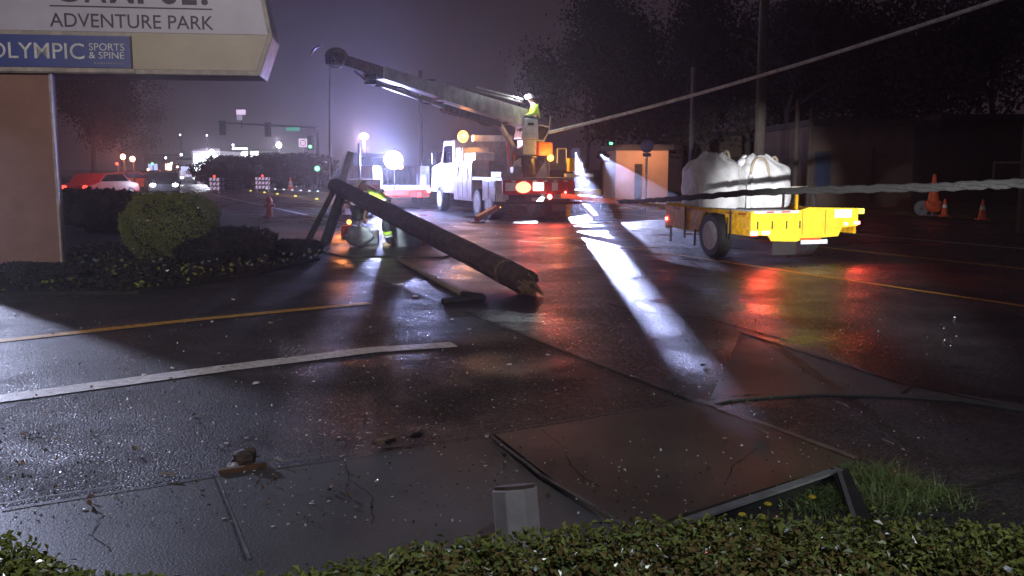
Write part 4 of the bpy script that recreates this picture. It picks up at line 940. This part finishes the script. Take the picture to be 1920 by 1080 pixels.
MB().box((-.75, -.09, .58), (.25, -.055, .78)).build('tail_light', E['red'], t2k); MB().ball((1.12, -.07, .78), (.10, .05, .10), 8).build('tail_light', E['redhot'], t2k); MB().box((.6, -.08, .5), (.8, -.055, .7)).build('tail_light', E['red'], t2k)
MB().tube([(.65, .1, 1.0), (.65, .1, 1.45), (1.1, .1, 1.45), (1.1, .1, .9)], .03, 6).build('ladder_rack', M['steel'], t2k)
MB().ball((.06, .5, 1.75), (.12, .12, .10), 8).build('beacon', E['amber'], t2k)
mst = MB().tube([(-.4, .9, 1.0), (-.4, .9, 2.1)], .04, 8).build('lamp_mast', M['steel'], t2k)
WL = at(737, 300, 37)
wl2 = thing('flood_lamp', 'dazzling round floodlight above the service truck', 'work light', (WL.x, WL.y + .1, WL.z))
MB().ball((0, 0, 0), (.36, .12, .36), 14).build('lens', E['work'], wl2); MB().lathe([(.38, .14), (.40, .06), (.40, .16)], 24, axis='y').build('rim', M['darkmetal'], wl2); MB().tube([(0, .2, -.3), (0, .2, -1.2)], .03).build('bracket', M['darkmetal'], wl2)
lamp('flood_lamp_light', 'POINT', (WL.x, WL.y - .35, WL.z), 2800, (.42, .48, 1), .2)
lamp('flood_lamp_light', 'SPOT', (WL.x, WL.y - .35, WL.z), 9000, (.28, .36, 1), .2, aim=(WL.x - .6, WL.y - 10, WL.z + 3.0), size=38, blend=.9)
w3 = at(683, 256, 60); s3 = thing('street_light', 'pinkish white street light left of the dazzling floodlight', 'street light', (w3.x, 60, 0)); MB().tube([(0, 0, 0), (0, 0, w3.z)], .09, 8).build('post', M['darkmetal'], s3); MB().ball((0, -.2, w3.z), (.3, .2, .2), 10).build('lens', E['street'], s3)
lamp('street_light_glow', 'POINT', (w3.x, 59.3, w3.z - .2), 1800, (1, .62, .75), .15)

# stacked crates/bags with red markings between timbers and floodlight
def box_at(px, py, Y, sx, sy, sz, m, name, label, cat):
    p = at(px, py, Y); o = MB().box((-sx / 2, -sy / 2, 0), (sx / 2, sy / 2, sz), ch=.03).build(name, m); o.location = (p.x, Y, 0); return tag(o, label, cat)
gt = thing('light_tower', 'trailer mounted mast lamp half hidden in the floodlight glare', 'light tower', (at(684, 350, 33).x, 33, 0), H2)
MB().box((-.6, 0, .5), (.6, 1.8, 1.3), ch=.05).build('generator_case', M['frame'], gt); MB().box((-.5, -.02, .7), (.5, -.005, 1.1)).build('vent_panel', M['red'], gt)
for x in (-.7, .7): wheel(x, .9, .32, .2, gt, -1 if x < 0 else 1)
MB().tube([(0, .9, 1.3), (0, .9, 2.6)], .05).build('mast', M['steel'], gt)

# ================================================================ TRAFFIC CONTROL
def barricade(px, py, Y, label, w_=1.0):
    p = gp(px, py); p = at(px, py, Y); t = thing('barricade', label, 'barricade', (p.x, Y, 0), R(8), 'striped barricades on the far road')
    for x in (-w_ * .4, w_ * .4): MB().box((x - .03, -.03, .0), (x + .03, .03, 1.05)).build('upright', M['white'], t)
    for z0 in (.25, .55, .85):
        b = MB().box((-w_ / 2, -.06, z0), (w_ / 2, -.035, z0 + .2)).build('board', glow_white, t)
        for k in range(4): x = -w_ / 2 + .1 + k * .24; MB().prism([(x, z0), (x + .09, z0), (x + .17, z0 + .2), (x + .08, z0 + .2)], -.066, -.061, 'y').build('stripe', M['purple'], b)
    MB().box((-.07, -.06, 1.06), (.07, .06, 1.22), ch=.02).build('lamp_case', M['orange'], t); MB().ball((0, -.07, 1.16), (.07, .05, .07), 8).build('lamp_lens', E['red'], t)
    return t
glow_white = mat('glowing retro sheeting', (.75, .7, .8), .3, emis=(.7, .65, .95), es=.35)  # boards glow in place of the headlight light they return
barricade(403, 360, 62, 'left striped barricade with a small lamp on the far road', .62); barricade(493, 356, 66, 'right striped barricade with a red lamp on the far road', 1.0)
p = gp(545, 356); cone((p.x, p.y, 0), 'distant white collared cone right of the striped barricades', 1.0, None, 2, None)
for i in range(7):
    u = i / 6; p = gp(500 + 96 * u + 0, 354.5 + 5 * u); o = MB().ball((0, 0, .03), (.09, .07, .05), 8).build('road_marker', E['wbutton']); o.location = (p.x, p.y, 0); tag(o, 'round white raised road marker in the upper far row', 'road marker', 'white road markers')
for i, (px, py) in enumerate(((470, 358.5), (496, 361.5), (520, 364.5), (554, 368.5), (594, 374))):
    p = gp(px, py); o = MB().ball((0, 0, .03), (.09, .07, .05), 8).build('road_marker', E['ybutton']); o.location = (p.x, p.y, 0); tag(o, 'round yellow raised road marker in the lower far row', 'road marker', 'yellow road markers')
struct(strip('lane_marking', gpoly([(462, 356.5), (600, 376)]), .14, .012, mat('fresh yellow paint', (.6, .5, .05), .5)))
struct(strip('lane_marking', gpoly([(495, 354), (620, 362)]), .14, .012, M['whiteline']))
p = gp(505, 407); hy = thing('fire_hydrant', 'orange-red fire hydrant on the verge beyond the clipped bush', 'fire hydrant', (p.x, p.y, .0))
MB().lathe([(.16, 0), (.16, .04), (.11, .06), (.105, .52), (.13, .54), (.13, .58), (.11, .62), (.06, .70), (.03, .72), (.03, .76)], 18).build('barrel', M['hydrant'], hy, smooth=True)
MB().lathe([(.05, -.19), (.06, -.19), (.06, .19), (.05, .19)], 12, (0, 0, .42), 'x').build('side_outlet', M['hydrant'], hy); MB().lathe([(.07, -.2), (.07, 0)], 12, (0, 0, .38), 'y').build('front_outlet', M['hydrant'], hy)
# right side cones and reel
p = at(1770, 408, 21); cone((p.x, 26.5, .12), 'dim cone with a white collar beside the orange stack at the right', .58); 
p0 = gp(1770, 408, .12); bpy.data.objects[-1] if False else None
c1 = [o for o in COL.objects if o.get('label', '').startswith('dim cone')][0]; c1.location = gp(1770, 406, .12)
cone(gp(1841, 412, .12), 'dim cone with a white collar furthest right', .62)
q_ = gp(1748, 404, .12); cs = cone(Vector((q_.x, q_.y, .55)), 'bright orange cone standing raised on a bracket above the cable', .95, None, 0)
crumple('warning_flag', (q_.x + .02, q_.y - .06, .22), (.30, .1, .22), M['orange'], 'crumpled bright orange flag hanging below the raised cone', 'flag')
st_ = thing('cone_stand', 'thin steel stand holding the raised orange cone', 'stand', (q_.x, q_.y, .12)); MB().tube([(0, 0, 0), (0, 0, .43)], .03).build('post', M['steel'], st_); MB().box((-.2, -.2, 0), (.2, .2, .03)).build('base', M['steel'], st_)
rp = gp(1727, 404, .12); rl_ = thing('cable_reel', 'pale round disc standing left of the bright orange cone', 'reel', (rp.x, rp.y, .12)); MB().lathe([(.24, -.02), (.25, -.02), (.25, .02), (.24, .02)], 28, (0, 0, .25), 'y').build('disc', M['plastic'], rl_); MB().lathe([(.06, -.05), (.06, .05)], 14, (0, 0, .25), 'y').build('hub', M['steel'], rl_)

# ================================================================ SIGNALS, SIGNS AND POLES
def post_sign(px, py, Y, m, r, label, square=False, pole=True):
    p = at(px, py, Y); t = thing('road_sign', label, 'road sign', (p.x, Y, 0))
    if square: MB().box((-r, -.03, p.z - r), (r, 0, p.z + r)).build('sign_face', m, t, bevel=.01)
    else: MB().lathe([(r * .98, -.03), (r, -.02), (r, .0)], 28, (0, 0, p.z), 'y').build('sign_face', m, t)
    MB().tube([(0, .05, 0), (0, .05, p.z + r * .6)], .045, 8).build('post', M['steel'], t)
    return t
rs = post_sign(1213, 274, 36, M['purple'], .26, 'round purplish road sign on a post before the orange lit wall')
ps_ = at(1213, 288, 36); MB().box((-.16, -.045, ps_.z - .12), (.16, -.032, ps_.z + .02)).build('sub_plate', M['purple'], rs)
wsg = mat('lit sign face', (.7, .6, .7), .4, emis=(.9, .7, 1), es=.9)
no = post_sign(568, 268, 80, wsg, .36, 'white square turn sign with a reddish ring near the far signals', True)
pz = at(568, 268, 80).z; rg = MB()
for k in range(20):
    a0, a1 = k / 20 * 6.283, (k + 1) / 20 * 6.283
    rg.add([(math.cos(a0) * .26, -.036, pz + math.sin(a0) * .26), (math.cos(a1) * .26, -.036, pz + math.sin(a1) * .26), (math.cos(a1) * .19, -.036, pz + math.sin(a1) * .19), (math.cos(a0) * .19, -.036, pz + math.sin(a0) * .19)], [(0, 1, 2, 3)])
rg.build('ring', M['red'], no)
ma = thing('signal_mast', 'tall dark mast arm carrying the far traffic signals and signs', 'signal mast', (at(596, 300, 84).x, 84, 0))
zA = at(500, 236, 84).z; xL = at(410, 236, 84).x - ma.location.x
MB().tube([(0, 0, 0), (0, 0, zA)], [.16, .12], 10).build('pole', M['darkmetal'], ma); MB().tube([(0, 0, zA - .2), (xL, 0, zA + .3)], [.11, .06], 8).build('arm', M['darkmetal'], ma)
def signal(px, py, Y, label, lit=None, h=1.05):
    p = at(px, py, Y); t = thing('traffic_signal', label, 'traffic signal', (p.x, Y - .25, p.z), 0)
    MB().box((-.18, -.1, -h / 2), (.18, .1, h / 2), ch=.02).build('housing', M['darkmetal'], t); MB().box((-.30, .101, -h / 2 - .12), (.30, .12, h / 2 + .12)).build('backplate', M['black'], t)
    for k, z0 in enumerate((.33, 0, -.33)):
        MB().lathe([(.13, -.11), (.13, -.103)], 14, (0, 0, z0), 'y').build('lens', E[lit] if lit and k == (2 if lit == 'green' else 0) else M['glass'], t); MB().tube([(-.15, -.12, z0 + .02), (0, -.28, z0 + .16), (.15, -.12, z0 + .02)], .012, 5).build('visor', M['darkmetal'], t)
signal(418, 240, 84, 'dark traffic signal at the left end of the far mast arm'); signal(503, 243, 84, 'dark traffic signal in the middle of the far mast arm'); signal(583, 268, 83, 'small traffic signal right of the white turn sign', 'green', 1.0)
sg = signal(1145, 260, 70, 'lone green traffic signal above the orange lit wall', 'green')
gm = thing('signal_mast', 'dark mast behind the lone green traffic signal', 'signal mast', (at(1132, 300, 70).x, 70.2, 0)); MB().tube([(0, 0, 0), (0, 0, 5.2)], .10, 8).build('pole', M['darkmetal'], gm); MB().tube([(0, 0, 5.0), (.5, 0, 5.0)], .05, 6).build('arm', M['darkmetal'], gm)
pg = at(549, 242, 83.6); o = MB().box((-.62, -.02, -.15), (.62, .02, .15)).build('street_name_sign', M['greensign']); o.location = pg; tag(o, 'green street name plate hanging on the far mast arm', 'street sign')
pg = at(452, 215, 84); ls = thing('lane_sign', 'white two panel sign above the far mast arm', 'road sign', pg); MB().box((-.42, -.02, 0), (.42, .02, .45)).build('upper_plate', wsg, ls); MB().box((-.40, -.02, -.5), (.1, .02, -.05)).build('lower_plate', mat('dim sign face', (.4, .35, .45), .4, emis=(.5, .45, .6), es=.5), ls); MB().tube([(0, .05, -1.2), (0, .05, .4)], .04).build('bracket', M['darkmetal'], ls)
for px, Y, r_, hz, lab in ((1423, 27, .16, 11, 'tall wooden utility pole rising behind the right bulk bag'), (790, 70, .15, 9, 'distant utility pole above the floodlight glare'), (1930, 24, .2, 9, 'wooden pole at the right edge of the picture'), (1296, 40, .12, 6, 'thin pole left of the white bulk bags'), (1492, 34, .10, 4.2, 'thin post right of the bulk bags'), (1518, 36, .10, 4.0, 'second thin post right of the bulk bags')):
    p = at(px, 300, Y); t = thing('utility_post', lab, 'utility pole', (p.x, Y, 0)); MB().tube([(0, 0, 0), (0, 0, hz)], [r_, r_ * .8], 12).build('shaft', M['bark'], t)
    if hz > 8: MB().box((-1.1, -.06, hz - .8), (1.1, .06, hz - .65)).build('crossarm', M['bark'], t)

# ================================================================ BUILDINGS AND FAR LIGHTS
def building(px0, px1, ytop, Y, depth, m, label, wins=(), name='building', lit=None):
    a, b = at(px0, 300, Y), at(px1, 300, Y); h = at(px0, ytop, Y).z; W2 = b.x - a.x
    t = thing(name, label, 'building', (a.x, Y, 0)); wl_ = MB().box((0, 0, 0), (W2, depth, h)).build('wall', m, t)
    MB().box((-.2, -.35, h + .002), (W2 + .2, depth + .2, h + .25)).build('roof', M['roof'], t)
    for (u0, u1, z0, z1, e) in wins: f = MB().box((u0 * W2, -.06, z0), (u1 * W2, -.003, z1)).build('window', M['frame'] if e is None else M['darkmetal'], t); MB().box((u0 * W2 + .08, -.075, z0 + .08), (u1 * W2 - .08, -.062, z1 - .08)).build('pane', e or M['glass'], f)
    return t
building(1155, 1253, 281, 44, 6, M['wallorange'], 'small building with a plain wall lit orange by a lamp', [(.36, .50, .0, 1.9, M['darkmetal'])])
lamp('wall_lamp_light', 'SPOT', at(1175, 274, 42.4) , 150, (1, .46, .25), .1, aim=at(1182, 330, 44), size=110, blend=.6); lamp('wall_lamp_light', 'SPOT', at(1236, 274, 42.4), 130, (1, .44, .22), .1, aim=at(1230, 330, 44), size=110, blend=.6)
building(1520, 1712, 236, 38, 8, M['wallbrown'], 'low brown building behind the trailer with a dark window', [(.03, .2, .9, 2.4, mat('bluish window', (.03, .045, .09), .2)), (.6, .62, .3, 2.6, M['darkmetal'])])
building(1280, 1430, 255, 60, 8, M['wallbrown'], 'dark brown building far behind the white bulk bags', [(.2, .4, .8, 2.0, None)])
building(1760, 2100, 225, 42, 9, M['roof'], 'very dark building behind the cones at the far right', [(.3, .5, .8, 2.0, None)])
building(430, 520, 284, 120, 10, M['wallbrown'], 'far store with a glowing white sign above the shrubs', [(.06, .40, 2.9, 4.4, E['shop']), (.44, .62, 2.9, 4.2, E['shop'])])
building(360, 412, 283, 100, 8, M['white'], 'brilliantly lit white kiosk front on the far left road', [(.05, .7, .8, 3.4, E['shop']), (.72, .97, 1.9, 3.2, E['shop'])])
building(335, 360, 300, 110, 6, M['white'], 'small white lit booth left of the brilliant kiosk', [(.1, .9, .3, 2.0, E['shopdim'])])
building(270, 335, 292, 150, 8, M['wallbrown'], 'dim distant shops above the parked car lights', [(.1, .4, 1, 2.5, E['shopdim']), (.6, .8, 1, 2.5, E['sodium'])])
for px, py, Y, e, r_, pw, col, lab in ((523, 272, 105, 'street', .30, 900, (.95, .8, 1), 'brightest far street light above the right barricade'), (553, 297, 110, 'street', .26, 500, (.7, 1, .9), 'greenish white street light below the turn sign'), (595, 316, 70, 'green', .18, 0, None, 'greenish lamp just left of the leaning timbers'),
    (437, 272, 120, 'white', .16, 0, None, 'tiny double white lamp above the far store'), (477, 303, 118, 'street', .18, 200, (.7, 1, .9), 'greenish lamp at the right end of the glowing store sign'), (397, 285, 99, 'street', .25, 900, (.8, .7, 1), 'violet white lamp over the brilliant kiosk'),
    (231, 294, 60, 'sodium', .17, 160, (1, .3, .25), 'left one of the twin red-orange lamps'), (249, 298, 60, 'sodium', .17, 160, (1, .35, .2), 'right one of the twin red-orange lamps'), (220, 307, 60, 'red', .1, 0, None, 'small red lamp under the twin lamps'), (311, 296, 110, 'white', .14, 0, None, 'small white lamp right of the green one'), (340, 290, 110, 'white', .16, 0, None, 'slim white lamp left of the kiosk'), (388, 254, 130, 'white', .12, 0, None, 'tiny high lamp left of the dark signal'), (338, 253, 130, 'white', .12, 0, None, 'tiny high lamp furthest left'), (1282, 345, 60, 'white', .08, 0, None, 'tiny white lamp low behind the trailer drawbar')):
    p = at(px, py, Y); t = thing('street_lamp', lab, 'street light', (p.x, Y, 0)); MB().tube([(0, .1, 0), (0, .1, p.z + .05)], .07, 6).build('post', M['darkmetal'], t); MB().ball((0, -.05, p.z), (r_, r_ * .6, r_), 8).build('lens', E[e], t)
    if pw: lamp('street_lamp_light', 'POINT', (p.x, Y - .8, p.z), pw, col, .1)
for px, py, Y, e, r_, lab in ((278, 318, 90, 'sodium', .10, 'small amber lamp at the far left of the street'), (286, 307, 110, 'green', .12, 'small green lamp high beyond the parked cars'), (300, 320, 120, 'red', .10, 'small red lamp between the distant headlights'), (322, 306, 130, 'white', .16, 'pale lamp above the distant headlights'), (333, 313, 130, 'sodium', .14, 'amber lamp right above the distant headlights'), (346, 308, 140, 'street', .16, 'bright lamp left of the brilliant kiosk'), (412, 300, 110, 'street', .16, 'bright lamp just right of the brilliant kiosk'), (424, 288, 120, 'white', .15, 'pale lamp left of the glowing store sign'), (498, 290, 120, 'street', .12, 'small bright lamp right of the glowing store sign'), (612, 305, 90, 'white', .12, 'pale lamp just above the raised pole end'), (172, 330, 70, 'sodium', .10, 'small amber lamp near the sign pillar')):
    p = at(px, py, Y); t = thing('street_lamp', lab, 'street light', (p.x, Y, 0)); MB().tube([(0, .1, 0), (0, .1, p.z)], .06, 6).build('post', M['darkmetal'], t); MB().ball((0, -.05, p.z), (r_, r_ * .6, r_), 8).build('lens', E[e], t)
def car(px, py, Y, rz, label, paint, front=True, e=None):
    p = gp(px, py); t = thing('car', label, 'car', (at(px, py, Y).x, Y, 0), rz)
    b = [(-2.2, .35), (-2.25, .8), (-1.5, .95), (-.9, 1.42), (.7, 1.45), (1.5, .98), (2.15, .9), (2.25, .4)]
    MB().prism(b, -.88, .88, 'x').build('body', paint, t, bevel=.06)
    for s in (-1, 1):
        for y in (-1.35, 1.4): wheel(s * .80, y, .33, .2, t, s)
        MB().prism([(-1.3, 1.0), (-.82, 1.36), (.65, 1.38), (1.25, 1.0)], s * .885, s * .895, 'x').build('side_window', M['glass'], t)
        yy = -2.27
        MB().ball((s * .62, yy, .72), (.16, .05, .10), 8).build('headlight' if front else 'tail_light', E[e], t)
    return t
car(303, 362, 56, R(25), 'oncoming car with blue-white headlights nearest beyond the clipped bush', M['darkmetal'], True, 'head')
car(190, 352, 50, R(-10), 'parked car at the left reddened by the twin lamps above it', M['red'], False, 'red')  # red light on this car is put into its body colour
car(240, 336, 66, R(-60), 'car lit orange behind the reddened parked car', M['orange'], False, 'red')  # orange light likewise put into the body colour
car(292, 322, 120, R(20), 'distant oncoming car with pale green headlights', M['darkmetal'], True, 'head')
car(318, 322, 135, R(20), 'distant oncoming car right behind the first distant one', M['darkmetal'], True, 'head')
car(330, 325, 150, R(20), 'furthest car with red tail lights', M['white'], False, 'red')
car(352, 325, 100, R(20), 'pale lit car left of the brilliant kiosk', M['white'], True, 'head')
lamp('headlight_light', 'POINT', (at(303, 348, 53).x, 52.5, .8), 120, (.6, .7, 1), .1)
lamp('car_lot_light', 'POINT', (at(190, 300, 47).x, 47, 3.0), 120, (1, .25, .2), .2)

# ================================================================ BACKGROUND TREES
def tree(px, Y, h, cr, label, bare=False):
    p = at(px, 300, Y); t = thing('tree', label, 'tree', (p.x, Y, 0), 0, 'dark trees beyond the road')
    mb = MB(); pts_ = [Vector((0, 0, 0))]
    for i in range(1, 6): pts_.append(Vector((random.uniform(-.2, .2) * i * .4, random.uniform(-.2, .2) * i * .4, h * .75 * i / 5)))
    mb.tube(pts_, [.24, .2, .17, .13, .09, .04], 8); ends = []
    for k in range(9):
        b = pts_[2 + k % 4]; a = random.uniform(0, 6.28); L = cr * random.uniform(.6, 1.1); e = b + Vector((math.cos(a) * L, math.sin(a) * L, L * random.uniform(.3, .9))); mb.tube([b, b.lerp(e, .5) + Vector((0, 0, .15)), e], [.09, .055, .02], 6); ends.append(e)
    ends.append(pts_[-1]); mb.build('trunk', M['bark'], t)
    P = []; N = []
    for e in ends + [b.lerp(random.choice(ends), .5) for b in ends]:
        n = 240 if bare else 620; d = rng.normal(0, 1, (n, 3)); P.append(np.array(e) + d * cr * .23); N.append(d)
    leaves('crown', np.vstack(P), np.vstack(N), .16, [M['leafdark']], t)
for a_ in ((1100, 60, 11, 3.6, 'dark tree right of the crane truck'), (1200, 55, 12, 3.8, 'dark tree above the orange lit wall'), (1310, 52, 11, 3.6, 'dark tree behind the thin pole'), (1400, 56, 12, 4, 'dark tree left of the tall utility pole'), (1480, 48, 10, 3.2, 'dark tree between the tall pole and brown building'), (1600, 52, 12, 4, 'dark tree behind the brown building'), (1740, 50, 11, 3.8, 'dark tree above the orange cone'), (1860, 46, 12, 4, 'dark tree furthest right'),
           (175, 70, 10, 3.2, 'dark tree directly right of the sign pillar'), (230, 120, 13, 4.5, 'far dark tree behind the twin lamps')):
    tree(*a_)

# ================================================================ ADDED LAMPS, ASSUMED OUT OF VIEW
lamp('added_warm_spot', 'SPOT', (-4.5, -7, 8.0), 4400, (1, .86, .80), .25, aim=(-6.5, 15, 1.5), size=52, blend=.7)  # added for the warm light on sign, pillar and bush
lamp('added_cool_spot', 'SPOT', (-13.5, 18.5, 4.0), 9000, (.62, .68, 1), .15, aim=(-3.0, 5.2, 0), size=34, blend=.5)  # added for the cool glints on the left asphalt
lamp('added_front_spot', 'SPOT', (1.6, -4.5, 1.3), 42000, (.92, .95, 1), .08, aim=tuple(lw(1.5, 0, .9)), size=11, blend=.6)  # added unseen spot that lights the trailer's rear
lamp('added_front_spot', 'SPOT', (1.6, -4.5, 1.35), 5000, (.92, .95, 1), .08, aim=tuple(at(1757, 368, 27)), size=3.4, blend=.6)  # second added spot, brightening the raised orange cone
lamp('added_grass_spot', 'SPOT', (5.0, 1.0, 1.6), 260, (.85, 1, .85), .08, aim=(2.15, 4.7, .05), size=26, blend=.7)  # added unseen spot that lights the grass tufts
lamp('added_overhead_light', 'POINT', (1.5, -2.5, 7.5), 900, (.80, .88, 1), .2)  # added fill above the hedge and foreground

# ================================================================ HAZE
hz = MB().box((-230, -30, -1.2), (230, 240, 42)).build('haze', bpy.data.materials.new('haze air')); hz['kind'] = 'stuff'
hm = hz.data.materials[0]; hm.use_nodes = True; nt = hm.node_tree; nt.nodes.remove(nt.nodes['Principled BSDF'])
pv = nt.nodes.new('ShaderNodeVolumePrincipled'); pv.inputs['Color'].default_value = (.92, .93, 1, 1); pv.inputs['Density'].default_value = .0023; pv.inputs['Anisotropy'].default_value = .82
nt.links.new(pv.outputs[0], nt.nodes['Material Output'].inputs['Volume'])
